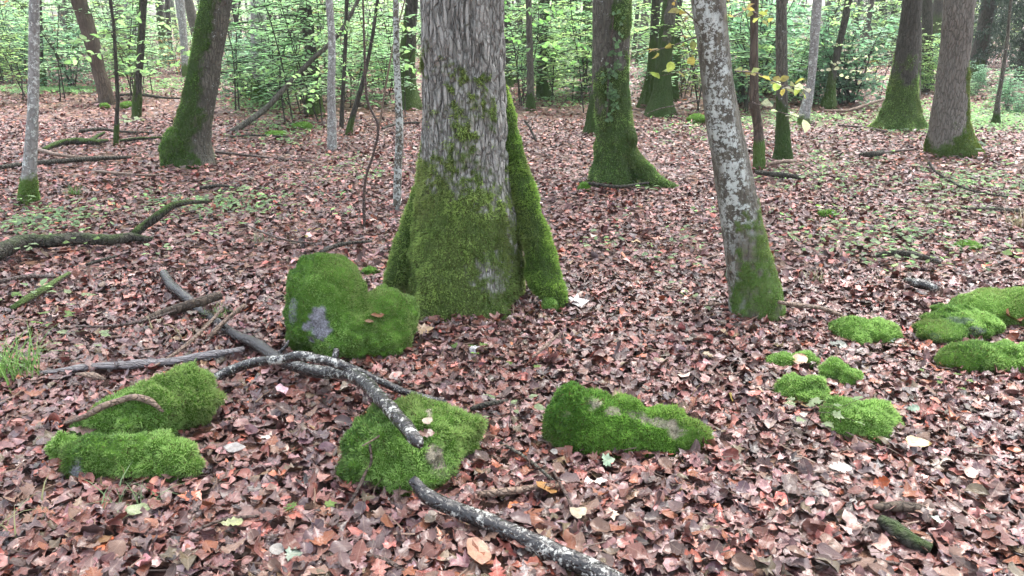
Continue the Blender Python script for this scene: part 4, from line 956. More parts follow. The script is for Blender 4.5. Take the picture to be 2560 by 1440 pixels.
# ------------------------------------------------------------------ seedlings
GREEN = ((.16, .30, .07), (.26, .42, .12)); PALE = ((.30, .44, .22), (.40, .52, .30)); YEL = ((.36, .38, .06), (.42, .28, .05)); TEAL = ((.10, .20, .10), (.18, .30, .18))
def tube_raw(P, r, n=5):
    V, D, th = tube_rings(np.asarray(P, float), np.asarray(r, float), n); f = tube_faces(len(P), n, False)[0]
    return V.reshape(-1, 3), quads_to_tris(f)
def seedling(px, py, h, nl, size, cols, label, tp='hornbeam', seed=0, spread=.10, name='seedling', cat='seedling', group=None):
    q = np.random.default_rng(seed+500); p, t = at(px, py); root = empty(name, p, label, cat, group)
    tip = np.array([q.normal(0, .03), q.normal(0, .03), h]); P_ = np.array([(0, 0, -.03), tip*.5+q.normal(0, .008, 3), tip])
    v, f = tube_raw(P_, [.0022, .0018, .0012]); pos = []; yaw = []
    sv, sf = [v], [f]; b = len(v)
    for k in range(nl):
        a = k*2.4+q.uniform(0, .6); e = tip*(1-.35*q.random()*(k > 1)); d = np.array([math.cos(a), math.sin(a), .15])*spread*q.uniform(.5, 1.1)
        v, f = tube_raw([e, e+d*.6, e+d], [.001, .001, .0008], 4); sv.append(v); sf.append(f+b); b += len(v)
        pos.append(e+d); yaw.append(a)
    V_, F_ = np.concatenate(sv), np.concatenate(sf)
    me = mesh_np('stem', V_, F_, attrs={'moss': np.zeros(len(V_)), 'lichen': np.zeros(len(V_))}); obj('stem', me, M['brownstick'], root)
    n_ = nl; tt = q.random((n_, 1)); cc = np.array(cols[0])*(1-tt)+np.array(cols[1])*tt
    for k in range(nl):
        Rm = rotm(np.array([yaw[k]]), np.abs(q.normal(.15, .25, 1)), q.uniform(0, 6.3, 1))
        v, f, c, u = place(tp, np.array([pos[k]]), Rm, np.array([size*q.uniform(.75, 1.15)]), cc[k:k+1], -.25, .12, 0, .06, q, center=False)
        obj('leaf', mesh_np('leaf', v, f, col=c, uv=u), M['green'], root)
    return root
for k, (px, py, h, nl, s, co, tp, lab) in enumerate([
  (1158, 892, .05, 4, .055, GREEN, 'maple', 'bright green little seedling in front of the huge oak'),
  (790, 1318, .04, 2, .05, GREEN, 'maple', 'two-leaved bright green seedling by the rounded mossy stone'),
  (1275, 1085, .13, 6, .045, PALE, 'hornbeam', 'pale leafy seedling between the rounded and the peaked stones'),
  (2010, 1085, .14, 7, .05, PALE, 'maple', 'many-leaved pale seedling between the moss domes'),
  (2085, 1090, .12, 4, .05, PALE, 'maple', 'pale seedling touching the rounded moss dome'),
  (2300, 575, .22, 9, .07, PALE, 'beech', 'tall pale green seedling out in the open litter'),
  (2352, 570, .16, 7, .06, PALE, 'beech', 'pale green seedling close to a taller one'),
  (2065, 560, .14, 6, .05, GREEN, 'beech', 'green seedling growing from the leafy moss mound'),
  (2085, 640, .13, 6, .05, GREEN, 'beech', 'green seedling beyond the leaning lichened trunk'),
  (2250, 705, .14, 6, .055, PALE, 'maple', 'seedling with a pale leaf near the lichen-spotted log'),
  (2310, 690, .14, 6, .05, GREEN, 'beech', 'seedling beneath the black bent branch'),
  (2400, 645, .13, 6, .05, GREEN, 'beech', 'seedling in front of the flat green moss patch'),
  (1735, 790, .10, 5, .045, PALE, 'beech', 'small pale seedling beside the leaning lichened trunk'),
  (705, 560, .13, 4, .06, GREEN, 'beech', 'fresh green seedling standing alone in the litter'),
  (230, 645, .12, 5, .05, GREEN, 'beech', 'green seedling in front of the thick dark rotting branch'),
  (85, 585, .12, 8, .06, TEAL, 'beech', 'bluish seedling cluster behind the thick rotting branch'),
  (160, 570, .12, 8, .06, TEAL, 'beech', 'bluish seedling near the slim pale lichened stem'),
  (150, 850, .12, 5, .06, GREEN, 'maple', 'seedling by the thin knobbly twig'),
  (235, 905, .12, 6, .05, PALE, 'maple', 'pale seedling growing beside the grey split wood'),
  (195, 790, .10, 4, .06, PALE, 'maple', 'grey-green seedling above the thin knobbly twig'),
  (15, 790, .12, 4, .06, GREEN, 'beech', 'seedling next to the moss-topped stick'),
  (2345, 1010, .12, 6, .035, GREEN, 'maple', 'fine seedling past the rounded moss dome'),
  (1310, 945, .05, 2, .045, GREEN, 'maple', 'single small green seedling in the open litter'),
  (460, 540, .15, 10, .06, TEAL, 'beech', 'leafy bramble seedling under the arched branch'),
  (640, 560, .15, 8, .05, TEAL, 'beech', 'dull green seedling near the middle of the arched branch'),
  (560, 540, .14, 8, .05, TEAL, 'beech', 'dull green seedling beyond the arched branch tip'),
  (830, 540, .18, 8, .05, TEAL, 'beech', 'wispy seedling beside the crooked brown sapling'),
  (770, 500, .18, 8, .05, TEAL, 'beech', 'low green seedling in the litter past the arched branch'),
  (330, 335, .2, 12, .09, PALE, 'beech', 'lime green seedling in front of the dark post-like trunk'),
  (2540, 690, .14, 7, .06, GREEN, 'beech', 'green seedling above the wide flat mossy rock'),
  (2470, 420, .25, 9, .08, TEAL, 'beech', 'green seedling in front of the flared mossy trunk'),
  (2040, 650, .12, 4, .05, GREEN, 'beech', 'young seedling between lichened trunk and bent branch'),
  (760, 620, .11, 4, .045, YEL, 'beech', 'yellowing seedling behind the tallest boulder'),
  (1560, 560, .12, 4, .045, GREEN, 'beech', 'small lone seedling between the oak and the lichened trunk')]):
    seedling(px, py, h, nl, s, co, lab, tp, k, spread=.05+.1*h*3)

for k, (px, py) in enumerate([(2180, 665), (2240, 560), (2480, 640), (2130, 602), (95, 772), (40, 660), (420, 662), (350, 560), (520, 622), (865, 556), (610, 505), (1965, 622), (1690, 702), (1605, 500), (2500, 505), (2385, 485), (1480, 640), (700, 470), (2440, 560), (2210, 480), (60, 530), (250, 540), (1760, 560), (2020, 480), (930, 470)]):
    seedling(px, py, .12, 6, .055, ((.26, .44, .20), (.42, .60, .32)), 'small few-leaved green seedling dotted about the open litter', 'beech', 60+k, spread=.07, group='small seedlings dotted in the litter')
g = np.random.default_rng(909); q = wedge(2600, 1.2, 9., .8, g); q = q[clear(q)]; n_ = len(q); z = gh(q[:, 0], q[:, 1])+g.uniform(.02, .045, n_)
an = g.uniform(0, 6.3, n_); L_ = g.uniform(.03, .16, n_)*(g.random(n_)+.4); d = np.stack([np.cos(an), np.sin(an), g.normal(0, .12, n_)], 1); s_ = np.stack([-d[:, 1], d[:, 0], 0*an], 1); wv = g.uniform(.0012, .0032, n_)[:, None]; C0 = np.stack([q[:, 0], q[:, 1], z], 1); Lc = L_[:, None]; bnd = s_*(g.normal(0, .12, n_)*L_)[:, None]
rows = []
for t_, e in ((-1, .0), (0, 1.), (1, .0)):
    c_ = C0+d*Lc*t_*.5+bnd*e; rows += [c_+s_*wv, c_+np.array([0, 0, 1.])*wv*1.4, c_-s_*wv]
VV = np.stack(rows, 1); fq = np.array([(a+j, a+j+1, a+j+4, a+j+3) for a in (0, 3) for j in (0, 1)])
FF = (fq[None]+(np.arange(n_)*9)[:, None, None]).reshape(-1, 4); tt = g.random((n_, 1)); cc = np.array((.05, .032, .026))*(1-tt)+np.array((.26, .17, .12))*tt
tag(obj('twig_litter', mesh_np('twig_litter', VV.reshape(-1, 3), FF, col=np.repeat(cc, 9, 0)), M['grass']), 'countless short twig bits and stalks strewn through the fallen leaves', 'twigs', kind='stuff')

# ------------------------------------------------------------------ grass tufts
def grass(px, py, h, nb, col, label, seed, spread=.1):
    q = np.random.default_rng(900+seed); p, t = at(px, py); V = []; Fc = []; b = 0
    for k in range(nb):
        a = q.uniform(0, 6.3); d = np.array([math.cos(a), math.sin(a), 0]); s = np.array([-d[1], d[0], 0]); L = h*q.uniform(.6, 1.2); ln = q.uniform(.3, 1.1); o = q.normal(0, spread*.2, 3); o[2] = -.01
        wd = .0035*q.uniform(.7, 1.3)
        for j, tt in enumerate((0, .35, .7, 1.)):
            c = o+d*L*ln*tt**1.6+np.array([0, 0, 1])*L*(tt-.55*ln*tt**2.4); w_ = wd*(1-tt*.95); V += [c-s*w_, c+s*w_]
        for j in range(3): Fc.append((b+2*j, b+2*j+1, b+2*j+3, b+2*j+2))
        b += 8
    V = np.array(V); cc = np.array(col)*q.uniform(.6, 1.3, (nb, 1)); cc = np.repeat(cc, 8, 0)
    tag(obj('grass_tuft', mesh_np('grass_tuft', V, np.array(Fc), col=cc), M['grass'], None, p), label, 'grass')
grass(20, 945, .27, 130, (.20, .36, .09), 'big bright green grass tuft beside the grey split wood', 1, .3)
grass(186, 492, .16, 60, (.10, .20, .05), 'small grass tuft in front of the mossy-footed pale stem', 2, .12)
grass(545, 800, .12, 45, (.16, .24, .08), 'grass tuft growing around the forked stick', 3, .14)
grass(325, 1265, .14, 22, (.15, .22, .10), 'drooping grass blades below the low elongated mossy stone', 4, .25)
grass(60, 1325, .16, 12, (.22, .22, .10), 'sparse faded grass at the foot of the stones', 5, .3)
grass(300, 1215, .12, 10, (.30, .26, .14), 'dry grass stalks against the low elongated stone', 6, .2)
grass(2545, 570, .22, 70, (.30, .25, .14), 'straw-coloured dry grass clump above the flat moss patch', 7, .3)
grass(1300, 800, .12, 10, (.32, .27, .15), 'few dry stalks at the oak foot', 8, .1)
grass(445, 840, .13, 18, (.28, .24, .13), 'dry bleached grass by the curved brown-grey limb', 9, .3)
grass(1210, 480, .12, 4, (.2, .22, .1), 'few grass blades behind the huge oak', 10, .2)
grass(650, 610, .14, 30, (.20, .22, .12), 'thin grass in the litter past the arched branch', 11, .15)
grass(2040, 705, .12, 24, (.24, .24, .12), 'thin straw grass between the seedlings', 12, .15)
grass(1740, 1010, .10, 4, (.3, .2, .1), 'few reddish stalks in the open litter', 13, .2)

# ------------------------------------------------------------------ low green herbs nobody could count
g = np.random.default_rng(202)
pp = []
for (px, py, sx, sy, n_) in [(560, 520, 220, 40, 420), (120, 560, 140, 40, 260), (2420, 470, 160, 50, 420), (2250, 600, 260, 80, 300), (2350, 300, 220, 50, 900), (700, 330, 120, 40, 220), (1400, 250, 120, 22, 240), (660, 260, 100, 20, 350), (1800, 330, 200, 40, 160), (420, 215, 150, 20, 420), (2040, 430, 160, 60, 260), (130, 228, 170, 9, 700), (1960, 300, 200, 20, 300), (880, 430, 120, 50, 140), (2500, 300, 100, 30, 500), (1640, 620, 300, 80, 60)]:
    for _ in range(n_):
        a = at(px+g.normal(0, sx*.5), max(py+g.normal(0, sy*.5), 120))[0]; pp.append(a)
pp = np.array(pp); pp = pp[clear(pp[:, :2], 1.)]; pp = pp[g.random(len(pp)) < np.where(pp[:, 1] < 11, .26, .7)]
pp = np.repeat(pp, 4, 0)+g.normal(0, 1, (len(pp)*4, 3))*np.array([.07, .07, .018]); n_ = len(pp); pp[:, 2] = np.abs(pp[:, 2]-gh(pp[:, 0], pp[:, 1]))+gh(pp[:, 0], pp[:, 1])+.035
tt = g.random((n_, 1)); cc = np.array((.16, .28, .15))*(1-tt)+np.array((.34, .52, .26))*tt
v, f, c, u = place('hex', pp, rotm(g.uniform(0, 6.3, n_), np.abs(g.normal(.2, .3, n_)), g.uniform(0, 6.3, n_)), g.uniform(.025, .055, n_)*(1+pp[:, 1]*.035), cc, -.2, .15, 0, .05, g)
tag(obj('ground_herbs', mesh_np('ground_herbs', v, f, col=c, uv=u), M['green']), 'scattered low green herbs poking through the fallen leaves', 'herbs', kind='stuff')

# ------------------------------------------------------------------ ivy on the mossy trunk
root = None; pts = []
for (px, py, n_) in [(1536, 40, 4), (1534, 90, 6), (1532, 130, 8), (1530, 165, 10), (1522, 195, 10), (1524, 225, 16), (1530, 248, 14), (1526, 280, 6)]:
    for _ in range(n_): pts.append(onY(px+g.normal(0, 9), py+g.normal(0, 12), Y4)[0])
pts = np.array(pts); cx = onY(1530, 150, Y4)[0][0]; rad = (1577-1485)/2*onY(1530, 150, Y4)[1]/F
pts[:, 1] = Y4-np.sqrt(np.maximum(rad**2-(pts[:, 0]-cx)**2, .001))-.035
base = pts.mean(0); base[2] = float(gh(base[0], base[1])); root = empty('ivy_vine', base, 'pale ivy leaves climbing the middle of a mossy trunk', 'ivy')
n_ = len(pts); Rm = rotm(g.uniform(0, 6.3, n_), g.uniform(.8, 1.3, n_), np.full(n_, 0.)+g.normal(0, .4, n_))
for k in range(n_):
    v, f, c, u = place('ivy', pts[k:k+1]-base, Rm[k:k+1], g.uniform(.035, .06, 1), np.array([(.12, .22, .10)])*g.uniform(.7, 1.6), -.2, .1, 0, .05, g)
    obj('leaf', mesh_np('leaf', v, f, col=c, uv=u), M['green'], root)
me, _, _ = tube_mesh('stem', np.array([pts[-3], pts[len(pts)//2], pts[2]])-base+np.array([0, .02, 0]), [.008, .007, .004], 6, .1, .2, 3, {'moss': 0., 'lichen': 0.}); obj('stem', me, M['brownstick'], root)

# ------------------------------------------------------------------ leafy sprays and shrubs
def spray_leaves(P0, d, L, step, size, rng, droop=.25):
    n_ = max(3, int(L/step)); k = np.arange(n_)/n_; side = np.where(np.arange(n_) % 2 == 0, 1, -1)
    pos = P0+np.outer(k*L, d); pos[:, 2] -= droop*L*k*k
    yaw = math.atan2(d[1], d[0])+side*rng.uniform(.5, 1.0, n_)
    pos = pos+rng.normal(0, .012, pos.shape)
    return pos, yaw, size*rng.uniform(.45, 1.3, n_)*(1-.3*k)
def shrub_mesh(seed, h, nst, nsp, size, cols, step, spread, tp='hex', lay=.22, t0=.12):
    q = np.random.default_rng(seed); SV, SF = [], []; b = 0; PO, YA, SZ = [], [], []
    for s in range(nst):
        a = q.uniform(0, 6.3); top = np.array([math.cos(a)*spread*h*q.uniform(.1, .45), math.sin(a)*spread*h*q.uniform(.1, .45), h*q.uniform(.75, 1.05)])
        P_ = np.array([(0, 0, -.05), top*.33+q.normal(0, .04*h, 3)*(1, 1, 0), top*.66+q.normal(0, .05*h, 3)*(1, 1, 0), top]); P_[0, :2] = q.normal(0, .05, 2)
        Pr, rr = resample(P_, [min(.011*h, .013), min(.008*h, .010), min(.005*h, .007), .002*h], h*.12)
        v, f = tube_raw(Pr, rr, 5); SV.append(v); SF.append(f+b); b += len(v)
        for k in range(nsp):
            t = q.uniform(t0, 1.); j = min(int(t*(len(Pr)-1)), len(Pr)-1); an = q.uniform(0, 6.3)
            d = np.array([math.cos(an), math.sin(an), q.uniform(-.05, .3)]); L = spread*h*q.uniform(.18, .42)*(1.15-.5*t)
            pos, ya, sz = spray_leaves(Pr[j], d, L, step, size, q); PO.append(pos); YA.append(ya); SZ.append(sz)
            v, f = tube_raw(np.array([Pr[j], Pr[j]+d*L*.5-np.array([0, 0, .06*L]), pos[-1]]), [.003*h, .002*h, .001*h], 4); SV.append(v); SF.append(f+b); b += len(v)
    PO, YA, SZ = np.concatenate(PO), np.concatenate(YA), np.concatenate(SZ); n_ = len(PO)
    PO[:, 2] = np.maximum(PO[:, 2], .04)
    tt = np.clip(q.random((n_, 1))*.8+.25*noise(PO*2., seed)[:, None], 0, 1); cc = (np.array(cols[0])*(1-tt)+np.array(cols[1])*tt)*q.lognormal(0, .18, (n_, 1))
    v, f, c, u = place(tp, PO, rotm(YA, np.abs(q.normal(.12, lay, n_)), q.uniform(0, 6.3, n_)), SZ, cc, -.3, .12, 0, .04, q, center=False)
    lm = mesh_np('foliage', v, f, col=c, uv=u); lm.materials.append(M['green'])
    SVc = np.concatenate(SV); sm = mesh_np('stem', SVc, np.concatenate(SF), attrs={'moss': np.full(len(SVc), .1), 'lichen': np.zeros(len(SVc))}); sm.materials.append(M['dark'])
    return lm, sm
LIGHT = ((.28, .45, .27), (.46, .64, .44)); LIGHT2 = ((.34, .50, .22), (.52, .64, .33)); BLUE = ((.14, .27, .19), (.30, .48, .36)); AUT = ((.30, .34, .10), (.42, .30, .10)); BRN = ((.30, .17, .08), (.36, .22, .12)); PALE2 = ((.34, .42, .26), (.46, .48, .32))
LIB = {'light': [shrub_mesh(300+k, 2., 3, 27, .125, (LIGHT, LIGHT2)[k % 2], .060, .95) for k in range(4)],
       'blue': [shrub_mesh(320+k, 1.4, 6, 24, .10, BLUE, .050, 1.2, lay=.5) for k in range(3)],
       'aut': [shrub_mesh(340+k, 2., 2, 12, .095, AUT, .075, .95) for k in range(2)],
       'brown': [shrub_mesh(350, 2., 2, 9, .11, BRN, .075, .8, lay=.8)],
       'tall': [shrub_mesh(380+k, 3., 2, 38, .125, (LIGHT, LIGHT2, LIGHT)[k], .06, .62, t0=.2) for k in range(3)],
       'pale': [shrub_mesh(360+k, 1.8, 2, 10, .085, PALE2, .085, 1.1) for k in range(2)]}
SHN = {'light': ('light green understorey sapling with flat leaf sprays', 'sapling_bush'), 'blue': ('dense bluish-green bramble thicket', 'bramble_bush'), 'aut': ('yellowing thin understorey sapling', 'sapling_bush'), 'brown': ('sapling with withered brown leaves', 'sapling_bush'), 'tall': ('tall slim sapling curtained in light green leaves', 'sapling_tree'), 'pale': ('wispy shrub with small pale leaves', 'shrub')}
g = np.random.default_rng(303)
def shrub(px, py, h, kind, where, group):
    p, _ = at(px, py); lm, sm = LIB[kind][int(g.integers(len(LIB[kind])))]; nat = {'light': 2., 'blue': 1.4, 'aut': 2., 'brown': 2., 'pale': 1.8, 'tall': 3.}[kind]
    lab, nm = SHN[kind]; r = empty(nm, p, lab+' '+where, 'shrub', group); s = h/nat
    r.scale = (s, s, s); r.rotation_euler = (0, 0, g.uniform(0, 6.3))
    obj('foliage', lm, None, r); obj('stem', sm, None, r)
REG = [((-160, 262), (170, 222), 17, ('blue', 'blue', 'light'), (1.2, 2.4), 'beside the leaning brown trunk', 'thicket beside the leaning trunk'),
       ((270, 470), (145, 190), 13, ('light', 'light', 'blue', 'brown'), (.9, 2.2), 'between leaning and bent trunks', 'saplings between leaning and bent trunks'),
       ((545, 640), (150, 190), 4, ('light', 'blue'), (.6, 1.4), 'before the smooth grey trunk', 'shrubs by the smooth grey trunk'),
       ((600, 780), (205, 262), 9, ('light', 'light', 'blue'), (.6, 1.4), 'at the smooth grey trunk foot', 'shrubs by the smooth grey trunk'),
       ((690, 1010), (180, 275), 19, ('light', 'light', 'light', 'brown'), (1.5, 2.4), 'behind the slender whitish stem', 'saplings behind the whitish stem'),
       ((1275, 1480), (175, 245), 19, ('light', 'light', 'blue'), (1.2, 2.6), 'between the oak and the ivied trunk', 'saplings beyond the huge oak'),
       ((1590, 1760), (180, 250), 13, ('light', 'blue', 'light', 'aut'), (1.2, 2.4), 'around the pleated mossy root flare', 'saplings around the far root flare'),
       ((1840, 2040), (190, 275), 15, ('light', 'aut', 'blue'), (1.3, 2.4), 'behind the fluted small trunk', 'saplings behind the fluted trunk'),
       ((2060, 2250), (190, 262), 9, ('pale', 'pale', 'aut', 'light', 'blue'), (1.0, 2.0), 'in front of the broad root flare', 'shrubs around the broad root flare'),
       ((2300, 2345), (190, 235), 4, ('light', 'blue'), (1., 2.), 'between the two flared trunks', 'shrubs between the flared trunks'),
       ((2420, 2640), (225, 292), 11, ('blue', 'blue', 'light'), (.35, .8), 'on the floor before the spruces', 'low shrubs before the spruces')]
for (xr_, yr, n_, kinds, hr, where, grp) in REG:
    for _ in range(n_): shrub(g.uniform(*xr_), g.uniform(*yr), g.uniform(*hr), kinds[int(g.integers(len(kinds)))], where, grp)
REG2 = [((110, 470), (190, 256), 11, 'near the thin dark straight sapling', 'leafy saplings near the thin dark stem'), ((560, 1010), (205, 320), 17, 'around the propped dead branch', 'leafy saplings around the propped branch'),
        ((1275, 1480), (205, 285), 11, 'in front of the mossy far trunk', 'leafy saplings beyond the oak'), ((1590, 1760), (215, 290), 5, 'by the pleated mossy root flare', 'leafy saplings by the far root flare'), ((1850, 2080), (215, 300), 6, 'by the pale flaky-barked trunk', 'leafy saplings by the flaky trunk'), ((-60, 110), (190, 260), 4, 'in the thick undergrowth', 'leafy saplings in the undergrowth')]
for (xr_, yr, n_, where, grp) in REG2:
    for _ in range(n_): shrub(g.uniform(*xr_), g.uniform(*yr), g.uniform(2.2, 3.4), 'tall', where, grp)
for _ in range(250):
    px = g.uniform(-350, 2900); py = 88+82*g.random()**1.2
    if 380 < px < 640 and py > 140: continue
    shrub(px, py, g.uniform(2., 4.2), ('light', 'light', 'light', 'tall', 'tall', 'aut', 'light', 'brown')[int(g.integers(8))], 'deep in the background wood', 'understorey of the background wood')

# near leafy twigs with countable leaves
def leafy_twig(pts, Y0, Y1, size, step, cols, label, seed, tp='beech', droop=.15, rad=.004):
    q = np.random.default_rng(700+seed); P = np.array([onY(px, py, Y0+(Y1-Y0)*k/(len(pts)-1))[0] for k, (px, py) in enumerate(pts)]); base = P[0].copy()
    root = empty('leafy_twig', base, label, 'twig'); Pr, rr = resample(P-base, np.linspace(rad, rad*.3, len(P)), step)
    me, _, _ = tube_mesh('stem', Pr, rr, 5, step, .1, seed, {'moss': 0., 'lichen': 0.}); obj('stem', me, M['brownstick'], root)
    for k in range(1, len(Pr)):
        d = Pr[k]-Pr[k-1]; sd = 1 if k % 2 else -1; yaw = math.atan2(d[1], d[0])+sd*q.uniform(.5, 1.1); tt = q.random(); c = (np.array(cols[0])*(1-tt)+np.array(cols[1])*tt)*q.uniform(.8, 1.2)
        tl = q.uniform(.1, .8) if q.random() < .6 else q.uniform(.7, 1.2)
        v, f, cc, u = place(tp, Pr[k:k+1]+q.normal(0, .01, (1, 3)), rotm(np.array([yaw]), np.array([tl]), q.uniform(0, 6.3, 1)), np.array([size*q.uniform(.7, 1.15)]), c[None], -.4, .15, 0, .08, q, center=False)
        obj('leaf', mesh_np('leaf', v, f, col=cc, uv=u), M['green'], root)
HY = at(1885, 797)[0][1]
OR = ((.42, .26, .09), (.32, .36, .11)); LG = ((.26, .44, .18), (.42, .60, .30)); YG = ((.32, .42, .12), (.42, .30, .10)); PB = ((.42, .52, .30), (.56, .54, .42))
leafy_twig([(1742, 92), (1700, 108), (1660, 120), (1605, 132)], HY, HY-.1, .058, .04, OR, 'twig of orange and yellow leaves beside the leaning lichened trunk', 1)
leafy_twig([(1745, 60), (1715, 30), (1690, 8), (1670, -20)], HY, HY+.1, .055, .045, OR, 'small rusty leaf twig near the top of the lichened trunk', 2)
leafy_twig([(1748, 250), (1700, 262), (1655, 270), (1620, 282)], HY, HY-.1, .0, .2, OR, 'bare thin twig on the lichened trunk', 3)
leafy_twig([(1745, 165), (1712, 180), (1690, 182), (1650, 190)], HY, HY-.1, .06, .07, YG, 'sparse yellow leaf twig on the lichened trunk', 4)
leafy_twig([(1838, 178), (1890, 182), (1925, 200), (1960, 215), (2010, 222)], HY, HY+.5, .058, .045, YG, 'yellow-green leafy twig reaching from the lichened trunk', 5)
leafy_twig([(1880, 255), (1930, 275), (1985, 290), (2035, 308)], HY+.3, HY+.2, .072, .09, PB, 'twig ending in large pale leaves before the flaky trunk', 6)
leafy_twig([(1900, 190), (1960, 212), (2012, 222)], HY+.2, HY+.1, .072, .09, PB, 'twig ending in large pink-white leaves', 7)
leafy_twig([(1835, 40), (1870, 25), (1905, 40), (1925, 45)], HY, HY+.3, .058, .045, YG, 'lime and gold leaf fan beside the lichened trunk top', 8)
L9 = at(289, 367)[0][1]
for k, (pts, dy) in enumerate([([(288, 112), (330, 104), (380, 112), (430, 128), (480, 140)], 0), ([(286, 80), (240, 92), (205, 100), (165, 108)], -.2), ([(290, 150), (340, 152), (390, 158), (440, 166)], -.4), ([(290, 130), (250, 132), (215, 140), (180, 150)], .3), ([(288, 175), (320, 172), (350, 178), (372, 186)], -.3), ([(284, 50), (330, 42), (380, 52), (430, 66)], .2)]):
    leafy_twig(pts, L9, L9+dy, .10, .055, LG, ('long', 'drooping', 'low', 'short', 'slight', 'upper')[k]+' light green leaf spray on the thin dark straight sapling', 20+k, 'hornbeam')
LA = at(828, 374)[0][1]
for k, (pts, Yo) in enumerate([([(905, 150), (860, 160), (810, 172), (765, 185), (730, 205)], .3), ([(890, 190), (840, 200), (790, 215), (750, 240)], .6), ([(800, 180), (790, 220), (785, 250), (770, 275)], 1.), ([(720, 190), (680, 200), (640, 210), (590, 222)], 1.5), ([(740, 150), (690, 165), (640, 182), (600, 190)], 1.8), ([(900, 60), (860, 75), (810, 85), (765, 92)], .8), ([(910, 100), (945, 110), (980, 118), (1010, 130)], .5), ([(930, 40), (970, 50), (1005, 62), (1035, 72)], .4), ([(990, 120), (1010, 150), (1025, 165), (1045, 180)], .3), ([(880, 20), (920, 14), (960, 18), (985, 22)], .9)]):
    leafy_twig(pts, LA+Yo, LA+Yo+.3, .085, .05, LG, ('long fan', 'second fan', 'hanging fan', 'reaching fan', 'far fan', 'upper fan', 'small fan', 'topmost fan', 'short fan', 'wide fan')[k]+' of light green leaves around the propped dead branch', 30+k, 'hornbeam')
LB = at(1330, 276)[0][1]
for k, pts in enumerate([[(1330, 120), (1300, 105), (1275, 92), (1255, 84)], [(1325, 60), (1360, 50), (1400, 58), (1440, 66)], [(1350, 110), (1390, 118), (1430, 112), (1470, 120)], [(1300, 30), (1340, 20), (1390, 26), (1430, 22)], [(1330, 150), (1365, 142), (1400, 150), (1435, 160)], [(1290, 60), (1275, 40), (1265, 20), (1262, 0)]]):
    leafy_twig(pts, LB-.8-.5*k, LB-1.-.5*k, .10, .055, ((.16, .34, .12), (.28, .48, .18)), ('side-turned', 'broad', 'lower', 'high', 'drooping', 'upright')[k]+' fresh green leaf spray between the oak and the ivied trunk', 50+k, 'round')
LC = at(2150, 290)[0][1]
for k, pts in enumerate([[(2230, 130), (2180, 140), (2130, 150), (2080, 158)], [(2200, 170), (2150, 176), (2100, 170), (2060, 176)], [(2240, 190), (2200, 196), (2150, 200), (2110, 190)], [(2060, 100), (2100, 112), (2150, 118), (2200, 112)], [(2180, 10), (2140, 16), (2110, 10), (2085, 20)], [(2150, 110), (2060, 116), (1990, 112), (1930, 118)]]):
    leafy_twig(pts, LC-1., LC-1.2, .07, .075, ((.48, .54, .36), (.60, .56, .42)) if k < 4 else LG, ('arching', 'low', 'lowest', 'middle', 'upper', 'long')[k]+' twig of pale roundish leaves before the broad root flare', 60+k, 'round')

# ------------------------------------------------------------------ dark spruces
def spruce_mesh(seed):
    q = np.random.default_rng(seed); B = []
    for k in range(46):
        z = .7+k*.13; a = k*2.4+q.uniform(0, .5); L = q.uniform(1.7, 2.6)*(1-z/14)
        d = np.array([math.cos(a), math.sin(a), 0])
        for j in range(300):
            t = q.random()**.7; side = q.normal(0, .22)*(.3+t); p = d*L*t+np.array([-d[1], d[0], 0])*side*L*.5; p[2] = z-.55*L*t*t+.25*L*t-abs(q.normal(0, .14))
            B.append(p)
    P = np.array(B); n_ = len(P); D = q.normal(0, .6, (n_, 3)); D[:, 2] -= .7; D /= np.linalg.norm(D, axis=1)[:, None]; S = np.cross(D, q.normal(0, 1, (n_, 3))); S /= np.linalg.norm(S, axis=1)[:, None]
    V3 = np.stack([P-S*.02, P+S*.02, P+D*q.uniform(.08, .18, (n_, 1))], 1); t = q.random((n_, 1)); cc = np.array((.020, .042, .026))*(1-t)+np.array((.050, .090, .055))*t
    f = mesh_np('boughs', V3.reshape(-1, 3), np.arange(3*n_).reshape(-1, 3), col=np.repeat(cc, 3, 0), smooth=False); f.materials.append(M['grass'])
    tr, _, _ = tube_mesh('trunk', np.array([(0, 0, -.1), (0, 0, 2), (.05, 0, 5), (.05, 0, 9)]), [.14, .12, .09, .03], 12, .3, .08, seed, {'moss': .1, 'lichen': 0.}); tr.materials.append(M['dark'])
    return f, tr
SPR = [spruce_mesh(1), spruce_mesh(2)]
for k, (px, py, s, lab) in enumerate([(2545, 205, .85, 'dark spruce with low sweeping boughs beside the straight grey-barked trunk'), (2680, 222, .9, 'dark spruce past the spruce with low sweeping boughs'), (2455, 172, .9, 'dark spruce close behind the straight grey-barked trunk'), (2610, 165, 1., 'dark spruce standing behind two nearer spruces'), (2215, 150, .8, 'dark far spruce behind the broad root flare'), (2130, 145, .8, 'dark far spruce behind the far leaning trunk'), (2330, 148, .85, 'dark far spruce between the two flared trunks')]):
    p, _ = at(px, py); r = empty('spruce_tree', p, lab, 'spruce'); r.scale = (s,)*3; r.rotation_euler = (0, 0, k*1.3)
    o = obj('boughs', SPR[k % 2][0], None, r); o['kind'] = 'stuff'; obj('trunk', SPR[k % 2][1], None, r)

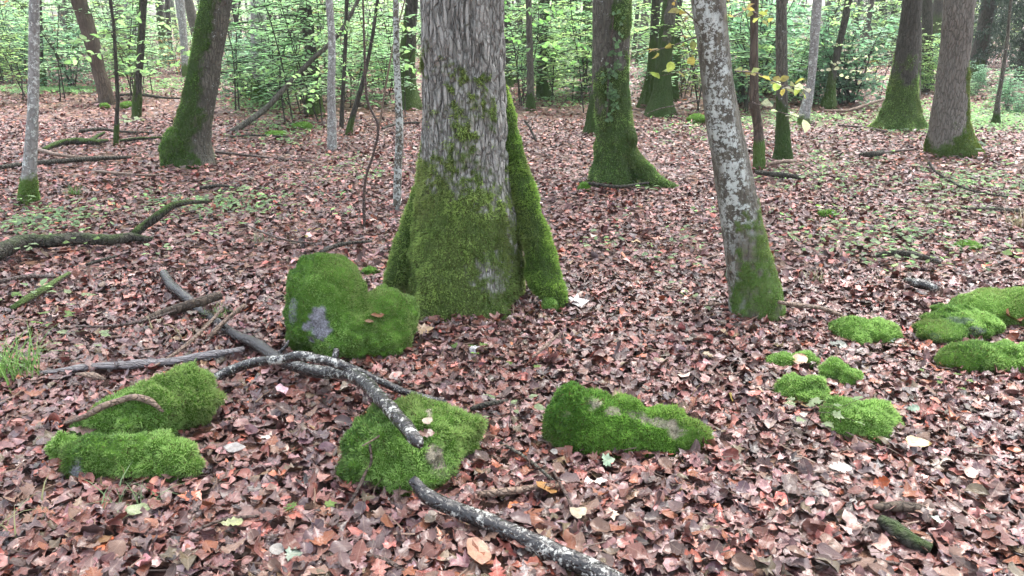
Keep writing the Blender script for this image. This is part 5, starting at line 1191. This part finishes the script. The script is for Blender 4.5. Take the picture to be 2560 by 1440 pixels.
# ------------------------------------------------------------------ background trees
g = np.random.default_rng(404); BT = []
for k in range(6):
    bend = g.normal(0, .25, 2); P_ = np.array([(0, 0, -.15), (bend[0]*.1, 0, .5), (bend[0]*.4, bend[1]*.3, 2.), (bend[0], bend[1], 5), (bend[0]*.8, bend[1], 10)])
    bk = ('dark', 'grey', 'pale', 'dark', 'grey', 'dark')[k]; hm = (1.2, .5, .2, 2.5, .8, .4)[k]
    me, V, D = tube_mesh('trunk', P_, [.27, .19, .165, .14, .06], 14, .2, .08, k, {'moss': lambda V, D, hm=hm: sstep(hm*1.4, hm*.4, V[:, 2]+.5*noise(V*3, 4)), 'lichen': .6}, 5.)
    me.materials.append(M[bk]); BT.append((me, P_[-1], bk))
placed = []
for k in range(400):
    if len(placed) >= 64: break
    y = g.uniform(21, 58); x = g.uniform(-.8, .8)*y
    if any(math.hypot(x-a, y-b) < 2.2 for a, b in placed): continue
    placed.append((x, y)); v = int(g.integers(6)); me, tp_, bk = BT[v]
    r = empty('tree', (x, y, float(gh(x, y))), ('mossy dark', 'grey-barked', 'pale-barked', 'wholly mossy', 'half mossy grey', 'plain dark')[v]+' trunk standing deep in the background wood', 'tree', 'trees of the background wood')
    s = g.uniform(.45, 1.25); r.rotation_euler = (g.normal(0, .03), g.normal(0, .03), g.uniform(0, 6.3)); r.scale = (s, s, max(s, .8))
    obj('trunk', me, None, r); o = obj('crown', CROWN[3], None, r); o.location = tp_; o.scale = (2.4,)*3
# beyond that the wood reads as one mass
SV, SF = [], []; b = 0
for k in range(150):
    y = g.uniform(58, 120); x = g.uniform(-.85, .85)*y; r_ = g.uniform(.08, .28)
    v, f = tube_raw(np.array([(x, y, -.3), (x+g.normal(0, .2), y, 4), (x+g.normal(0, .4), y, 9)]), [r_*1.2, r_, r_*.6], 6); SV.append(v); SF.append(f+b); b += len(v)
SVc = np.concatenate(SV); tag(obj('far_trunks', mesh_np('far_trunks', SVc, np.concatenate(SF), attrs={'moss': np.full(len(SVc), .4), 'lichen': np.zeros(len(SVc))}), M['dark']), 'thin distant trunks of the wood beyond the background trees', 'far wood', kind='stuff')
n_ = 16000; y = g.uniform(50, 115, n_); x = g.uniform(-.85, .85, n_)*y; q_ = np.stack([x, y, 0*x], 1)
z = g.random(n_)**1.1*5.5; keep = noise(np.stack([x*.25, y*.25, z*.5], 1), 5) > .05; P_ = np.stack([x, y, z], 1)[keep]; n_ = len(P_)
tt = g.random((n_, 1)); cc = np.array(LIGHT[0])*(1-tt)+np.array(LIGHT2[1])*tt
v, f, c, u = place('hex', P_, rotm(g.uniform(0, 6.3, n_), np.abs(g.normal(.3, .4, n_)), g.uniform(0, 6.3, n_)), g.uniform(.25, .5, n_), cc, -.3, .2, 0, .1, g)
tag(obj('far_foliage', mesh_np('far_foliage', v, f, col=c, uv=u), M['green']), 'light green foliage mass of the distant wood', 'far wood', kind='stuff')

# ------------------------------------------------------------------ damp air
hv = np.array([(x, y, z) for x in (-160, 160) for y in (-8, 170) for z in (-2., 16.)], float)
hf_ = np.array([(0, 1, 3, 2), (4, 6, 7, 5), (0, 4, 5, 1), (2, 3, 7, 6), (0, 2, 6, 4), (1, 5, 7, 3)])
hm = bpy.data.materials.new('damp_air'); hm.use_nodes = True; hn = hm.node_tree; hn.nodes.clear()
ho = hn.nodes.new('ShaderNodeOutputMaterial'); pv = hn.nodes.new('ShaderNodeVolumePrincipled')
pv.inputs['Color'].default_value = (.92, .96, .95, 1); pv.inputs['Density'].default_value = .001; pv.inputs['Anisotropy'].default_value = .3
hn.links.new(pv.outputs[0], ho.inputs['Volume'])
tag(obj('haze', mesh_np('haze', hv, hf_, smooth=False), hm), kind='stuff')
